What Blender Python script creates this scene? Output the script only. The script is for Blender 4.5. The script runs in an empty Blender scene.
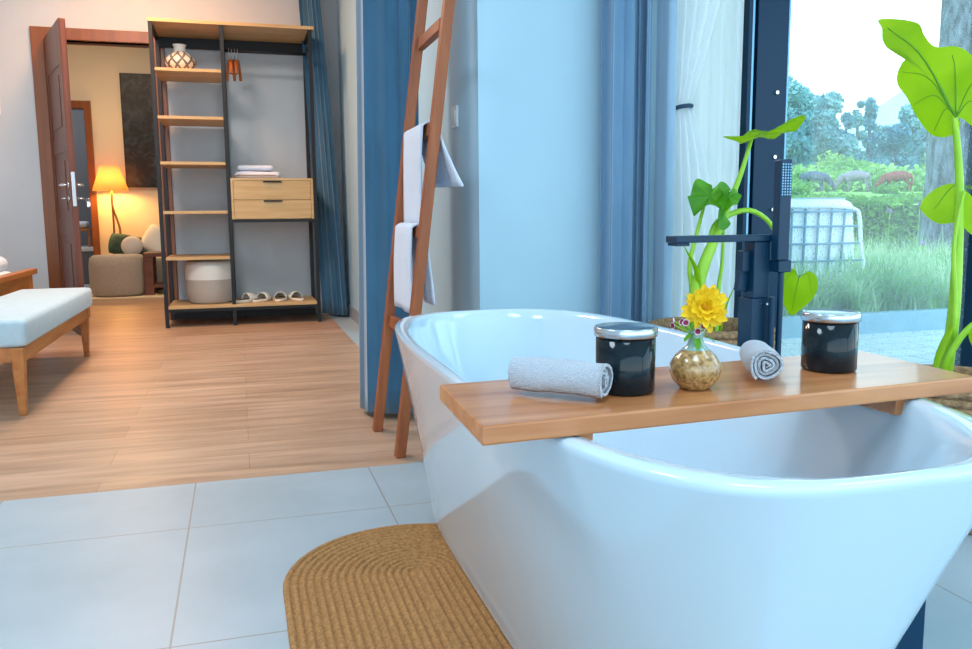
import bpy, bmesh, math, random
from mathutils import Vector, Matrix, noise
random.seed(7)
C = bpy.context.scene.collection
PI = math.pi
V = Vector

# ------------------------------------------------------------------ materials
def lin(h):
    h = h.lstrip('#'); c = [int(h[i:i+2], 16)/255 for i in (0, 2, 4)]
    return tuple(((x/12.92) if x <= .04045 else ((x+.055)/1.055)**2.4) for x in c) + (1.0,)

def base(name):
    m = bpy.data.materials.new(name); m.use_nodes = True
    return m, m.node_tree.nodes, m.node_tree.links, m.node_tree.nodes['Principled BSDF']

def mat(name, col, rough=.5, metal=0., col2=None, nscale=8., stretch=(1, 1, 1), bump=0., bscale=60., coat=0.,
        spec=.5, sheen=0., trans=0., detail=4., alpha=1., sss=0.):
    m, N, L, b = base(name)
    b.inputs['Roughness'].default_value = rough
    b.inputs['Metallic'].default_value = metal
    b.inputs['Specular IOR Level'].default_value = spec
    b.inputs['Coat Weight'].default_value = coat
    b.inputs['Coat Roughness'].default_value = .05
    b.inputs['Sheen Weight'].default_value = sheen
    b.inputs['Transmission Weight'].default_value = trans
    tc = N.new('ShaderNodeTexCoord'); mp = N.new('ShaderNodeMapping')
    mp.inputs['Scale'].default_value = stretch
    L.new(tc.outputs['Object'], mp.inputs['Vector'])
    if col2:
        n = N.new('ShaderNodeTexNoise'); n.inputs['Scale'].default_value = nscale; n.inputs['Detail'].default_value = detail
        L.new(mp.outputs[0], n.inputs['Vector'])
        r = N.new('ShaderNodeValToRGB'); r.color_ramp.elements[0].position = .32; r.color_ramp.elements[1].position = .68
        r.color_ramp.elements[0].color = lin(col); r.color_ramp.elements[1].color = lin(col2)
        L.new(n.outputs['Fac'], r.inputs['Fac']); L.new(r.outputs['Color'], b.inputs['Base Color'])
    else:
        b.inputs['Base Color'].default_value = lin(col)
    if bump:
        n2 = N.new('ShaderNodeTexNoise'); n2.inputs['Scale'].default_value = bscale; n2.inputs['Detail'].default_value = 3
        L.new(mp.outputs[0], n2.inputs['Vector'])
        bm_ = N.new('ShaderNodeBump'); bm_.inputs['Strength'].default_value = bump; bm_.inputs['Distance'].default_value = .01
        L.new(n2.outputs['Fac'], bm_.inputs['Height']); L.new(bm_.outputs[0], b.inputs['Normal'])
    return m

def leafmat(name, col, col2, t=.5, nscale=6, rough=.4):
    m, N, L, b = base(name)
    b.inputs['Roughness'].default_value = rough
    tc = N.new('ShaderNodeTexCoord'); n = N.new('ShaderNodeTexNoise'); n.inputs['Scale'].default_value = nscale
    L.new(tc.outputs['Object'], n.inputs['Vector'])
    r = N.new('ShaderNodeValToRGB'); r.color_ramp.elements[0].position = .35; r.color_ramp.elements[1].position = .65
    r.color_ramp.elements[0].color = lin(col); r.color_ramp.elements[1].color = lin(col2)
    L.new(n.outputs['Fac'], r.inputs['Fac']); L.new(r.outputs['Color'], b.inputs['Base Color'])
    tr = N.new('ShaderNodeBsdfTranslucent'); L.new(r.outputs['Color'], tr.inputs['Color'])
    mx = N.new('ShaderNodeMixShader'); mx.inputs[0].default_value = t
    L.new(b.outputs[0], mx.inputs[1]); L.new(tr.outputs[0], mx.inputs[2])
    L.new(mx.outputs[0], N['Material Output'].inputs['Surface'])
    return m

def math_(N, L, op, a, b=None, c=None):
    n = N.new('ShaderNodeMath'); n.operation = op
    for i, v in enumerate((a, b, c)):
        if v is None: continue
        if hasattr(v, 'links'): L.new(v, n.inputs[i])
        else: n.inputs[i].default_value = v
    return n.outputs[0]

def grid_mask(N, L, coord, x0, w, t):
    a = math_(N, L, 'SUBTRACT', coord, x0); a = math_(N, L, 'DIVIDE', a, w)
    a = math_(N, L, 'FRACT', a); a = math_(N, L, 'SUBTRACT', a, .5); a = math_(N, L, 'ABSOLUTE', a)
    return math_(N, L, 'GREATER_THAN', a, .5 - t/w/2)

def tile_mat():
    m, N, L, b = base('grey_floor_tile')
    tc = N.new('ShaderNodeTexCoord'); s = N.new('ShaderNodeSeparateXYZ'); L.new(tc.outputs['Object'], s.inputs[0])
    g = math_(N, L, 'MAXIMUM', grid_mask(N, L, s.outputs[0], -.168, .555, .0045), grid_mask(N, L, s.outputs[1], 2.338, .666, .0045))
    n = N.new('ShaderNodeTexNoise'); n.inputs['Scale'].default_value = 2.2; n.inputs['Detail'].default_value = 6; n.inputs['Roughness'].default_value = .6
    L.new(tc.outputs['Object'], n.inputs['Vector'])
    r = N.new('ShaderNodeValToRGB'); r.color_ramp.elements[0].position = .3; r.color_ramp.elements[1].position = .7
    r.color_ramp.elements[0].color = lin('#9AA8B0'); r.color_ramp.elements[1].color = lin('#AAB7BF')
    L.new(n.outputs['Fac'], r.inputs['Fac'])
    mx = N.new('ShaderNodeMix'); mx.data_type = 'RGBA'; L.new(g, mx.inputs[0]); L.new(r.outputs[0], mx.inputs[6]); mx.inputs[7].default_value = lin('#8F8C88')
    L.new(mx.outputs[2], b.inputs['Base Color'])
    b.inputs['Roughness'].default_value = .38
    bp = N.new('ShaderNodeBump'); bp.inputs['Strength'].default_value = .25; bp.inputs['Distance'].default_value = .003
    L.new(math_(N, L, 'SUBTRACT', 1., g), bp.inputs['Height']); L.new(bp.outputs[0], b.inputs['Normal'])
    return m

def plank_mat(name='oak_plank_floor'):
    m, N, L, b = base(name)
    tc = N.new('ShaderNodeTexCoord')
    br = N.new('ShaderNodeTexBrick'); L.new(tc.outputs['Object'], br.inputs['Vector'])
    br.inputs['Scale'].default_value = 1; br.inputs['Brick Width'].default_value = 1.25; br.inputs['Row Height'].default_value = .19
    br.inputs['Mortar Size'].default_value = .0012; br.offset = .37; br.inputs['Bias'].default_value = 0
    br.inputs['Color1'].default_value = lin('#C3A086'); br.inputs['Color2'].default_value = lin('#B39075'); br.inputs['Mortar'].default_value = lin('#A07C60')
    mp = N.new('ShaderNodeMapping'); mp.inputs['Scale'].default_value = (1.1, 11, 1); L.new(tc.outputs['Object'], mp.inputs['Vector'])
    n = N.new('ShaderNodeTexNoise'); n.inputs['Scale'].default_value = 1.6; n.inputs['Detail'].default_value = 7; n.inputs['Distortion'].default_value = .6
    L.new(mp.outputs[0], n.inputs['Vector'])
    r = N.new('ShaderNodeValToRGB'); r.color_ramp.elements[0].position = .3; r.color_ramp.elements[1].position = .7
    r.color_ramp.elements[0].color = (.62, .58, .55, 1); r.color_ramp.elements[1].color = (1.12, 1.1, 1.08, 1)
    L.new(n.outputs['Fac'], r.inputs['Fac'])
    mx = N.new('ShaderNodeMix'); mx.data_type = 'RGBA'; mx.blend_type = 'MULTIPLY'; mx.inputs[0].default_value = .85
    L.new(br.outputs['Color'], mx.inputs[6]); L.new(r.outputs[0], mx.inputs[7])
    L.new(mx.outputs[2], b.inputs['Base Color']); b.inputs['Roughness'].default_value = .36
    return m

def wood(name, c1, c2, axis='x', scale=3., rough=.4, coat=0.):
    st = {'x': (1, 14, 14), 'y': (14, 1, 14), 'z': (14, 14, 1)}[axis]
    return mat(name, c1, rough, col2=c2, nscale=scale, stretch=st, detail=6, coat=coat)

def glass_mat(name='hazed_window_glass', film=True):
    # rain-spotted pane: clear glass, outdoor haze put in as a thin bluish film
    m, N, L, b = base(name)
    N.remove(b)
    tc = N.new('ShaderNodeTexCoord'); mp = N.new('ShaderNodeMapping'); mp.inputs['Scale'].default_value = (1, 1, .45)
    L.new(tc.outputs['Object'], mp.inputs['Vector'])
    v = N.new('ShaderNodeTexVoronoi'); v.inputs['Scale'].default_value = 95; L.new(mp.outputs[0], v.inputs['Vector'])
    n = N.new('ShaderNodeTexNoise'); n.inputs['Scale'].default_value = 2.5; L.new(tc.outputs['Object'], n.inputs['Vector'])
    dots = math_(N, L, 'LESS_THAN', v.outputs['Distance'], .26)
    f = math_(N, L, 'MULTIPLY', math_(N, L, 'MULTIPLY_ADD', dots, .16, math_(N, L, 'MULTIPLY_ADD', n.outputs['Fac'], .22, .11)), 1. if film else .05)
    tr = N.new('ShaderNodeBsdfTransparent'); tr.inputs['Color'].default_value = (.90, .98, 1, 1)
    tl = N.new('ShaderNodeBsdfTranslucent'); tl.inputs['Color'].default_value = (.74, .91, 1, 1)
    gl = N.new('ShaderNodeBsdfGlossy'); gl.inputs['Roughness'].default_value = .02; gl.inputs['Color'].default_value = (1, 1, 1, 1)
    m1 = N.new('ShaderNodeMixShader'); L.new(f, m1.inputs[0]); L.new(tr.outputs[0], m1.inputs[1]); L.new(tl.outputs[0], m1.inputs[2])
    m2 = N.new('ShaderNodeMixShader'); m2.inputs[0].default_value = .03; L.new(m1.outputs[0], m2.inputs[1]); L.new(gl.outputs[0], m2.inputs[2])
    L.new(m2.outputs[0], N['Material Output'].inputs['Surface'])
    return m

def sheer_mat():
    m, N, L, b = base('white_sheer_voile')
    b.inputs['Base Color'].default_value = (.95, .97, .98, 1); b.inputs['Roughness'].default_value = .9
    tl = N.new('ShaderNodeBsdfTranslucent'); tl.inputs['Color'].default_value = (.97, .99, 1, 1)
    tr = N.new('ShaderNodeBsdfTransparent')
    m1 = N.new('ShaderNodeMixShader'); m1.inputs[0].default_value = .62; L.new(b.outputs[0], m1.inputs[1]); L.new(tl.outputs[0], m1.inputs[2])
    m2 = N.new('ShaderNodeMixShader'); m2.inputs[0].default_value = .12; L.new(m1.outputs[0], m2.inputs[1]); L.new(tr.outputs[0], m2.inputs[2])
    L.new(m2.outputs[0], N['Material Output'].inputs['Surface'])
    return m

def block_mat():
    m, N, L, b = base('stone_block_paving')
    tc = N.new('ShaderNodeTexCoord'); br = N.new('ShaderNodeTexBrick'); L.new(tc.outputs['Object'], br.inputs['Vector'])
    br.inputs['Scale'].default_value = 1; br.inputs['Brick Width'].default_value = .42; br.inputs['Row Height'].default_value = .22; br.inputs['Mortar Size'].default_value = .006
    br.inputs['Color1'].default_value = lin('#DDE3E4'); br.inputs['Color2'].default_value = lin('#CBD4D6'); br.inputs['Mortar'].default_value = lin('#96A6AE')
    n = N.new('ShaderNodeTexNoise'); n.inputs['Scale'].default_value = 30; n.inputs['Detail'].default_value = 5; L.new(tc.outputs['Object'], n.inputs['Vector'])
    mx = N.new('ShaderNodeMix'); mx.data_type = 'RGBA'; mx.blend_type = 'OVERLAY'; mx.inputs[0].default_value = .6
    L.new(br.outputs['Color'], mx.inputs[6]); L.new(n.outputs['Fac'], mx.inputs[7]); L.new(mx.outputs[2], b.inputs['Base Color']); b.inputs['Roughness'].default_value = .85
    return m

def shade_mat():
    m, N, L, b = base('warm_lamp_shade')
    b.inputs['Base Color'].default_value = lin('#F0D9AE'); b.inputs['Roughness'].default_value = .9
    tl = N.new('ShaderNodeBsdfTranslucent'); tl.inputs['Color'].default_value = lin('#FFD79A')
    m1 = N.new('ShaderNodeMixShader'); m1.inputs[0].default_value = .55; L.new(b.outputs[0], m1.inputs[1]); L.new(tl.outputs[0], m1.inputs[2])
    L.new(m1.outputs[0], N['Material Output'].inputs['Surface'])
    return m

def diamond_mat():
    m, N, L, b = base('diamond_pattern_ceramic')
    tc = N.new('ShaderNodeTexCoord'); s = N.new('ShaderNodeSeparateXYZ'); L.new(tc.outputs['Object'], s.inputs[0])
    ang = math_(N, L, 'ARCTAN2', s.outputs[1], s.outputs[0]); u = math_(N, L, 'MULTIPLY', ang, 9/(2*PI))
    w = math_(N, L, 'MULTIPLY', s.outputs[2], 11.)
    def band(x):
        y = math_(N, L, 'ABSOLUTE', math_(N, L, 'SUBTRACT', math_(N, L, 'FRACT', x), .5)); return math_(N, L, 'GREATER_THAN', y, .36)
    g = math_(N, L, 'MAXIMUM', band(math_(N, L, 'ADD', u, w)), band(math_(N, L, 'SUBTRACT', u, w)))
    mx = N.new('ShaderNodeMix'); mx.data_type = 'RGBA'; L.new(g, mx.inputs[0]); mx.inputs[6].default_value = lin('#E8DCC6'); mx.inputs[7].default_value = lin('#6B6660')
    L.new(mx.outputs[2], b.inputs['Base Color']); b.inputs['Roughness'].default_value = .5
    return m

def paint_mat():
    m, N, L, b = base('dark_abstract_painting')
    tc = N.new('ShaderNodeTexCoord'); n = N.new('ShaderNodeTexNoise'); n.inputs['Scale'].default_value = 5; n.inputs['Detail'].default_value = 8; n.inputs['Distortion'].default_value = 2.5
    L.new(tc.outputs['Object'], n.inputs['Vector'])
    r = N.new('ShaderNodeValToRGB'); e = r.color_ramp.elements
    e[0].position = .46; e[0].color = lin('#0D0E13'); e[1].position = .80; e[1].color = lin('#44454F')
    L.new(n.outputs['Fac'], r.inputs['Fac']); L.new(r.outputs[0], b.inputs['Base Color']); b.inputs['Roughness'].default_value = .5
    return m

M = {}
M['tile'] = tile_mat(); M['plank'] = plank_mat(); M['glass'] = glass_mat(); M['sheer'] = sheer_mat(); M['clearglass'] = glass_mat('clear_window_glass', False)
M['wall_bed'] = mat('bedroom_wall_paint', '#C2C7CD', .85, col2='#C7CCD1', nscale=3)
M['wall_bath'] = mat('bath_wall_paint', '#A9CADC', .6, col2='#AECEDF', nscale=2)
M['wall_next'] = mat('cream_wall_paint', '#D9CBB6', .85)
M['ceiling'] = mat('white_ceiling_paint', '#E6E6E4', .9)
M['skirt'] = mat('grey_skirting', '#9A9FA8', .5)
M['doorwood'] = wood('reddish_door_wood', '#5C3020', '#7A4530', 'z', 1.5, .35)
M['framewood'] = wood('red_brown_frame_wood', '#74401C', '#874C22', 'z', 1.5, .35)
M['ladderwood'] = wood('red_brown_ladder_wood', '#87421E', '#A0572B', 'z', 2, .5)
M['benchwood'] = wood('orange_teak', '#A8602C', '#C07A3C', 'y', 2, .4)
M['boardwood'] = wood('oiled_hardwood', '#AC6538', '#CE8A58', 'x', 2.2, .3, coat=.25)
M['oak'] = wood('light_oak', '#BE9663', '#CFAA78', 'x', 2.5, .5)
M['black'] = mat('black_metal', '#0A0C12', .55)
M['brownmetal'] = mat('dark_brown_metal', '#1A1014', .5)
M['steel'] = mat('brushed_steel', '#C9C9CC', .25, 1.)
M['chrome'] = mat('chrome', '#E6E6E8', .12, 1.)
M['cushion'] = mat('pale_bench_fabric', '#AFC2CC', .9, col2='#B8CAD3', nscale=30, bump=.15, bscale=400, sheen=.2)
M['bedding'] = mat('white_bedding', '#E4EBF2', .9, bump=.15, bscale=20)
M['terry'] = mat('white_terry', '#D6DEEC', .95, bump=1., bscale=420, sheen=.4)
M['terryfine'] = mat('white_towelling', '#D3DAEA', .95, bump=.5, bscale=150, sheen=.3)
M['velvet'] = mat('grey_blue_velvet', '#285A78', .8, col2='#336788', nscale=4, stretch=(3, 3, .6), sheen=.6, bump=.05, bscale=90)
M['velvetgrey'] = mat('grey_blue_velvet_two', '#5A7F9F', .8, col2='#688CAB', nscale=4, stretch=(3, 3, .6), sheen=.6)
M['velvetlit'] = mat('lit_grey_blue_velvet', '#86A6C0', .8, col2='#92B0C8', nscale=4, stretch=(3, 3, .6), sheen=.6)  # lit fold of the grey blue curtain, its brightness put into the colour
M['tie'] = mat('dark_blue_tie', '#25425A', .7)
M['tub'] = mat('white_acrylic', '#C9DDEB', .12, coat=.6, spec=.5)
M['navy'] = mat('matt_dark_teal_metal', '#04304A', .38, spec=.35)
M['navyframe'] = mat('dark_blue_aluminium', '#00304C', .35, spec=.25)
M['framelight'] = mat('highlight_and_nozzle_blue', '#7FB9DA', .3, metal=.3)  # light blue for the painted frame highlights and for the spray nozzles
M['candle'] = mat('black_candle_glass', '#0A1A22', .08, coat=0., spec=.35)
M['lid'] = mat('silver_lid', '#C9D2D8', .22, 1.)
M['vaseglaze'] = mat('speckled_tan_glaze', '#7A5428', .2, col2='#C9A066', nscale=160, coat=.8, detail=6)
M['vaseneck'] = mat('grey_green_glaze', '#7FA3A0', .18, col2='#93AFA6', nscale=30, coat=.8)
M['yellow'] = mat('yellow_petals', '#F2C20C', .6, col2='#F7D423', nscale=60)
M['yellowcore'] = mat('amber_flower_centre', '#D99A08', .7)
M['crimson'] = mat('crimson_petals', '#8E1B3C', .6)
M['whitepetal'] = mat('white_petal_edges', '#EFE6EE', .6)
M['rugm'] = mat('jute_braid', '#96683A', .9, col2='#BE8A52', nscale=110, stretch=(1, 1, 1), bump=.5, bscale=300)
M['seagrass'] = mat('seagrass_weave', '#7A5A40', .9, col2='#B38E68', nscale=70, bump=.6, bscale=160)
M['soil'] = mat('dark_soil', '#4A3A30', .95, col2='#6A5648', nscale=60, bump=1, bscale=90)
M['lime'] = leafmat('lime_leaf', '#9CC800', '#B4DC08', .6, 8)
M['limevein'] = mat('dark_leaf_vein', '#5E9A12', .5)
M['midgreen'] = leafmat('mid_green_leaf', '#3E8E1E', '#6DB52A', .4, 10)
M['stem'] = mat('bright_green_stem', '#8CC520', .35, col2='#A3D235', nscale=15)
M['shade'] = shade_mat()
M['lampwood'] = mat('pale_twisted_wood', '#A0693A', .6)
M['pouf'] = mat('taupe_boucle', '#A69D93', .95, col2='#B3A99E', nscale=60, bump=.6, bscale=200)
M['sofa'] = mat('grey_sofa_fabric', '#A8A19A', .95)
M['pillow'] = mat('greige_pillow', '#CFC4BC', .95)
M['greenp'] = mat('dark_green_cushion', '#23302A', .8, col2='#3C5A48', nscale=9)
M['pattern'] = mat('white_cushion', '#D8D2CC', .9)
M['tablewood'] = wood('dark_red_table_wood', '#5A3022', '#70402E', 'x', 2, .4)
M['rugcream'] = mat('cream_rug', '#D6C3A3', .95)
M['greywall'] = mat('dark_grey_wall', '#6B6D74', .8)
M['canvas'] = mat('cream_canvas', '#DCD6CE', .95, bump=.1, bscale=40)
M['canvasgrey'] = mat('taupe_canvas', '#AFA59C', .95)
M['slipper'] = mat('cream_slipper', '#E8DFD2', .9)
M['insole'] = mat('brown_insole', '#8A6E52', .9)
M['diamond'] = diamond_mat(); M['paint'] = paint_mat()
M['white_plastic'] = mat('white_plastic', '#E2E4E6', .4)
M['hanger'] = mat('orange_hanger_wood', '#A85F34', .5)
# outside
M['lawn'] = mat('lawn_grass', '#5F9A35', .95, col2='#8CC04A', nscale=.5, detail=8)
M['bladeA'] = leafmat('ornamental_grass', '#8FBF72', '#D3E6C0', .4, 3)
M['hedge'] = leafmat('hedge_leaves', '#4E8F2E', '#86B83E', .4, 2)
M['stone'] = mat('grey_stone_paving', '#A9B4B8', .85, col2='#C4CBCC', nscale=9, bump=.5, bscale=30); M['blocks'] = block_mat()
M['kerb'] = mat('pale_kerb', '#8FAFC0', .8, col2='#9BBACA', nscale=12)
M['bark'] = mat('grey_bark', '#161D26', .95, col2='#7C8998', nscale=14, stretch=(1, 1, .35), bump=1., bscale=28)
M['treefar'] = leafmat('hazy_tree_leaves', '#5E9AA6', '#8CBFC2', .3, .15)  # distance haze mixed into the blue green of the far leaves
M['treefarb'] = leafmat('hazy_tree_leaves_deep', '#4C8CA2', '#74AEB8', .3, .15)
M['palm'] = leafmat('banana_leaves', '#7DB45A', '#BCDC86', .4, .3)
M['trunkfar'] = mat('far_trunk', '#4A5A5E', .9)
M['hill'] = mat('hazed_hill', '#A4C0CC', 1., col2='#ACC6D1', nscale=.02)  # atmospheric haze put into the pale blue of the hill
M['rope'] = mat('blue_grey_rope', '#6C93AC', .8)
M['loungew'] = mat('white_lounge_cushion', '#E8EEF2', .9)
M['horsegrey'] = mat('dark_grey_coat', '#3F4A5C', .8, col2='#556074', nscale=3)
M['horsedun'] = mat('dusty_grey_coat', '#7C7480', .8, col2='#8E8690', nscale=3)
M['horsebrown'] = mat('chestnut_coat', '#7A3E2C', .8, col2='#8E5040', nscale=3)
M['horsewhite'] = mat('white_coat', '#D8DCE4', .8)
M['lilac'] = mat('lilac_petals', '#B58AD6', .7)

# ------------------------------------------------------------------ mesh helpers
class MB:
    def __init__(s): s.v = []; s.f = []; s.mi = []; s.sm = []
    def add(s, vs, fs, mi=0, smooth=False):
        k = len(s.v); s.v += [V(p) for p in vs]
        for f in fs: s.f.append([k+i for i in f]); s.mi.append(mi); s.sm.append(smooth)
        return s
    def box(s, a, b, mi=0, mtx=None):
        x0, y0, z0 = a; x1, y1, z1 = b
        vs = [V(p) for p in ((x0, y0, z0), (x1, y0, z0), (x1, y1, z0), (x0, y1, z0), (x0, y0, z1), (x1, y0, z1), (x1, y1, z1), (x0, y1, z1))]
        if mtx: vs = [mtx @ p for p in vs]
        return s.add(vs, [(0, 3, 2, 1), (4, 5, 6, 7), (0, 1, 5, 4), (1, 2, 6, 5), (2, 3, 7, 6), (3, 0, 4, 7)], mi)
    def rings(s, rs, closed=True, cap0=True, cap1=True, mi=0, smooth=True):
        n = len(rs[0]); k = len(s.v)
        for r in rs: s.v += [V(p) for p in r]
        for i in range(len(rs)-1):
            for j in range(n if closed else n-1):
                a = k+i*n+j; b_ = k+i*n+(j+1) % n
                s.f.append([a, b_, b_+n, a+n]); s.mi.append(mi); s.sm.append(smooth)
        if cap0: s.f.append([k+j for j in reversed(range(n))]); s.mi.append(mi); s.sm.append(False)
        if cap1: s.f.append([k+(len(rs)-1)*n+j for j in range(n)]); s.mi.append(mi); s.sm.append(False)
        return s
    def lathe(s, prof, c=(0, 0, 0), n=32, mi=0, cap0=True, cap1=True, mtx=None, smooth=True):
        rs = []
        for r, z in prof:
            ring = [V((r*math.cos(2*PI*j/n), r*math.sin(2*PI*j/n), z)) for j in range(n)]
            if mtx: ring = [mtx @ p for p in ring]
            rs.append([p + V(c) for p in ring])
        return s.rings(rs, True, cap0, cap1, mi, smooth)
    def tube(s, pts, r, n=8, mi=0, flat=1.):
        pts = [V(p) for p in pts]; rs = []
        R = r if hasattr(r, '__len__') else [r]*len(pts)
        up = V((0, 0, 1)); prev = None
        for i, p in enumerate(pts):
            t = (pts[min(i+1, len(pts)-1)] - pts[max(i-1, 0)]).normalized()
            if prev is None:
                a = t.cross(up)
                if a.length < 1e-3: a = t.cross(V((0, 1, 0)))
                a.normalize()
            else:
                a = prev - t*prev.dot(t); a.normalize()
            prev = a; b_ = t.cross(a)
            rs.append([p + (a*math.cos(2*PI*j/n) + b_*math.sin(2*PI*j/n)*flat)*R[i] for j in range(n)])
        return s.rings(rs, True, True, True, mi, True)
    def build(s, name, mats, parent=None, bevel=0., subsurf=0, solid=0., loc=None):
        if not isinstance(mats, (list, tuple)): mats = [mats]
        me = bpy.data.meshes.new(name)
        o = bpy.data.objects.new(name, me); C.objects.link(o)
        off = V((0, 0, 0))
        if parent is not None:
            o.parent = parent; off = world_of(parent)
        elif loc is not None:
            off = V(loc); o.location = loc
        me.from_pydata([tuple(p-off) for p in s.v], [], s.f)
        for m_ in mats: me.materials.append(m_)
        for p, mi, sm in zip(me.polygons, s.mi, s.sm): p.material_index = mi; p.use_smooth = sm
        me.update()
        if solid:
            d = o.modifiers.new('solid', 'SOLIDIFY'); d.thickness = solid; d.offset = 0
        if bevel:
            d = o.modifiers.new('bevel', 'BEVEL'); d.width = bevel; d.segments = 2; d.limit_method = 'ANGLE'; d.angle_limit = .6
        if subsurf:
            d = o.modifiers.new('sub', 'SUBSURF'); d.levels = subsurf; d.render_levels = subsurf
        return o

def world_of(o):
    v = V((0, 0, 0))
    while o is not None: v = v + o.location; o = o.parent
    return v

def tag(o, label, cat, group=None, kind=None):
    o['label'] = label; o['category'] = cat
    if group: o['group'] = group
    if kind: o['kind'] = kind
    return o

def thing(name, label, cat, loc, group=None):
    o = bpy.data.objects.new(name, None); C.objects.link(o); o.location = loc; o.empty_display_size = .1
    return tag(o, label, cat, group)

def struct(o): o['kind'] = 'structure'; return o

def copy_tree(o, parent=None):
    c = o.copy(); C.objects.link(c)
    if parent is not None: c.parent = parent
    for ch in list(o.children): copy_tree(ch, c)
    return c

def rbox(mb, a, b, r=.02, k=3, mi=0):
    """soft cushion-like box: superellipsoid-ish stack of rounded rectangles"""
    (x0, y0, z0), (x1, y1, z1) = a, b
    cx, cy = (x0+x1)/2, (y0+y1)/2; hx, hy = (x1-x0)/2, (y1-y0)/2
    def rr(hx, hy, rad, z, n=6):
        pts = []
        for sx, sy, a0 in ((1, 1, 0), (-1, 1, 90), (-1, -1, 180), (1, -1, 270)):
            for i in range(n+1):
                an = math.radians(a0+90*i/n)
                pts.append((cx+sx*(hx-rad)+rad*math.cos(an), cy+sy*(hy-rad)+rad*math.sin(an), z))
        return pts
    rings = []
    for i in range(k+1):
        t = PI/2*i/k; rings.append(rr(hx-r*(1-math.sin(t)), hy-r*(1-math.sin(t)), r*1.2, z0+r*(1-math.cos(t))))
    for i in range(k+1):
        t = PI/2*i/k; rings.append(rr(hx-r*(1-math.cos(t)), hy-r*(1-math.cos(t)), r*1.2, z1-r*(1-math.sin(t))))
    mb.rings(rings, True, True, True, mi, True)
    return mb

def spline(pts, n):
    """Catmull-Rom through pts"""
    P = [V(p) for p in pts]; P = [P[0]*2-P[1]] + P + [P[-1]*2-P[-2]]; out = []
    segs = len(P)-3
    for i in range(n):
        u = i/(n-1)*segs; k = min(int(u), segs-1); t = u-k
        a, b_, c, d = P[k:k+4]
        out.append(.5*((2*b_)+(c-a)*t+(2*a-5*b_+4*c-d)*t*t+(-a+3*b_-3*c+d)*t**3))
    return out

# ------------------------------------------------------------------ room shell
WX = .88           # long window wall of the bedroom (faces left)
WB = 3.065         # wall behind the bathtub
DY = 7.36          # wall with the bedroom door
CZ = 3.0
mb = MB()
mb.box((-3.6, -3.0, -.12), (4.3, 2.745, 0)); mb.box((.714, 2.745, -.12), (4.3, WB+.2, 0)); mb.box((.714, WB+.2, -.12), (WX+.2, DY+.16, 0))
struct(mb.build('floor', M['tile']))
mb = MB(); mb.box((-3.6, 2.745, -.12), (.714, DY+.15, .0005)); struct(mb.build('floor_bedroom', M['plank']))
mb = MB(); mb.box((-4.2, DY+.15, -.12), (2.2, 10.9, .0003)); struct(mb.build('floor_lounge', M['plank']))
mb = MB(); mb.box((-3.6, -3.0, CZ), (4.3, DY+.16, CZ+.15)); struct(mb.build('ceiling', M['ceiling']))
mb = MB(); mb.box((-4.2, DY+.16, CZ), (2.2, 13.1, CZ+.15)); struct(mb.build('ceiling_lounge', M['ceiling']))
mb = MB(); mb.box((-3.75, -3.0, 0), (-3.6, DY+.15, CZ)); struct(mb.build('wall_left', M['wall_bed']))
# door wall with its opening
OX0, OX1, OZ = -1.37, -.585, 2.22
mb = MB(); mb.box((-3.6, DY, 0), (OX0, DY+.15, CZ)); mb.box((OX1, DY, 0), (WX, DY+.15, CZ)); mb.box((OX0, DY, OZ), (OX1, DY+.15, CZ))
struct(mb.build('wall_back', M['wall_bed']))
# long wall with bedroom window opening y 4.3..6.1
mb = MB(); mb.box((WX, WB+.2, 0), (WX+.2, 4.4, CZ)); mb.box((WX, 6.25, 0), (WX+.2, DY+.15, CZ)); mb.box((WX, 4.4, 2.65), (WX+.2, 6.25, CZ))
struct(mb.build('wall_right', M['wall_bath']))
# wall behind the tub: starts at the corner and runs to the glazing
mb = MB(); mb.box((WX, WB-.001, 0), (1.62, WB+.2, CZ)); mb.box((1.62, WB-.001, 2.7), (4.3, WB+.2, CZ)); struct(mb.build('wall_bath', M['wall_bath']))
# right-hand outer wall with two tall openings
mb = MB(); mb.box((4.15, 2.5, 0), (4.3, WB+.2, CZ)); mb.box((4.15, .5, 0), (4.3, .7, CZ)); mb.box((4.15, -3.0, 0), (4.3, -2.8, CZ)); mb.box((4.15, -2.8, 2.7), (4.3, 2.5, CZ))
struct(mb.build('wall_side', M['wall_bath']))
# skirting
mb = MB(); mb.box((WX-.012, 6.25, 0), (WX, DY, .1)); struct(mb.build('baseboard_right', M['skirt']))
mb = MB(); mb.box((OX1+.09, DY-.012, 0), (WX-.012, DY, .1)); mb.box((-3.6, DY-.012, 0), (OX0-.1, DY, .1)); struct(mb.build('baseboard_back', M['skirt']))
mb = MB(); mb.box((WX-.012, WB, 0), (WX, 4.4, .1)); mb.box((WX-.012, WB-.013, 0), (1.6, WB-.001, .1)); struct(mb.build('baseboard_bath', M['skirt']))
# lounge beyond the door
mb = MB(); mb.box((-1.66, 10.9, 0), (2.2, 11.05, CZ)); mb.box((-4.2, 10.9, 0), (-2.42, 11.05, CZ)); mb.box((-2.42, 10.9, 2.12), (-1.66, 11.05, CZ))
struct(mb.build('wall_lounge', M['wall_next']))
mb = MB(); mb.box((-4.35, DY+.15, 0), (-4.2, 10.9, CZ)); mb.box((2.2, DY+.15, 0), (2.35, 10.9, CZ)); struct(mb.build('wall_lounge_side', M['wall_next']))
mb = MB(); mb.box((-4.2, 13.0, 0), (0, 13.1, CZ)); mb.box((-4.3, 11.05, 0), (-4.2, 13.1, CZ)); mb.box((-.1, 11.05, 0), (0, 13.0, CZ)); struct(mb.build('wall_far', M['greywall']))
mb = MB(); mb.box((-4.2, 10.9, -.12), (0, 13.0, 0)); struct(mb.build('floor_far', M['tile']))
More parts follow.
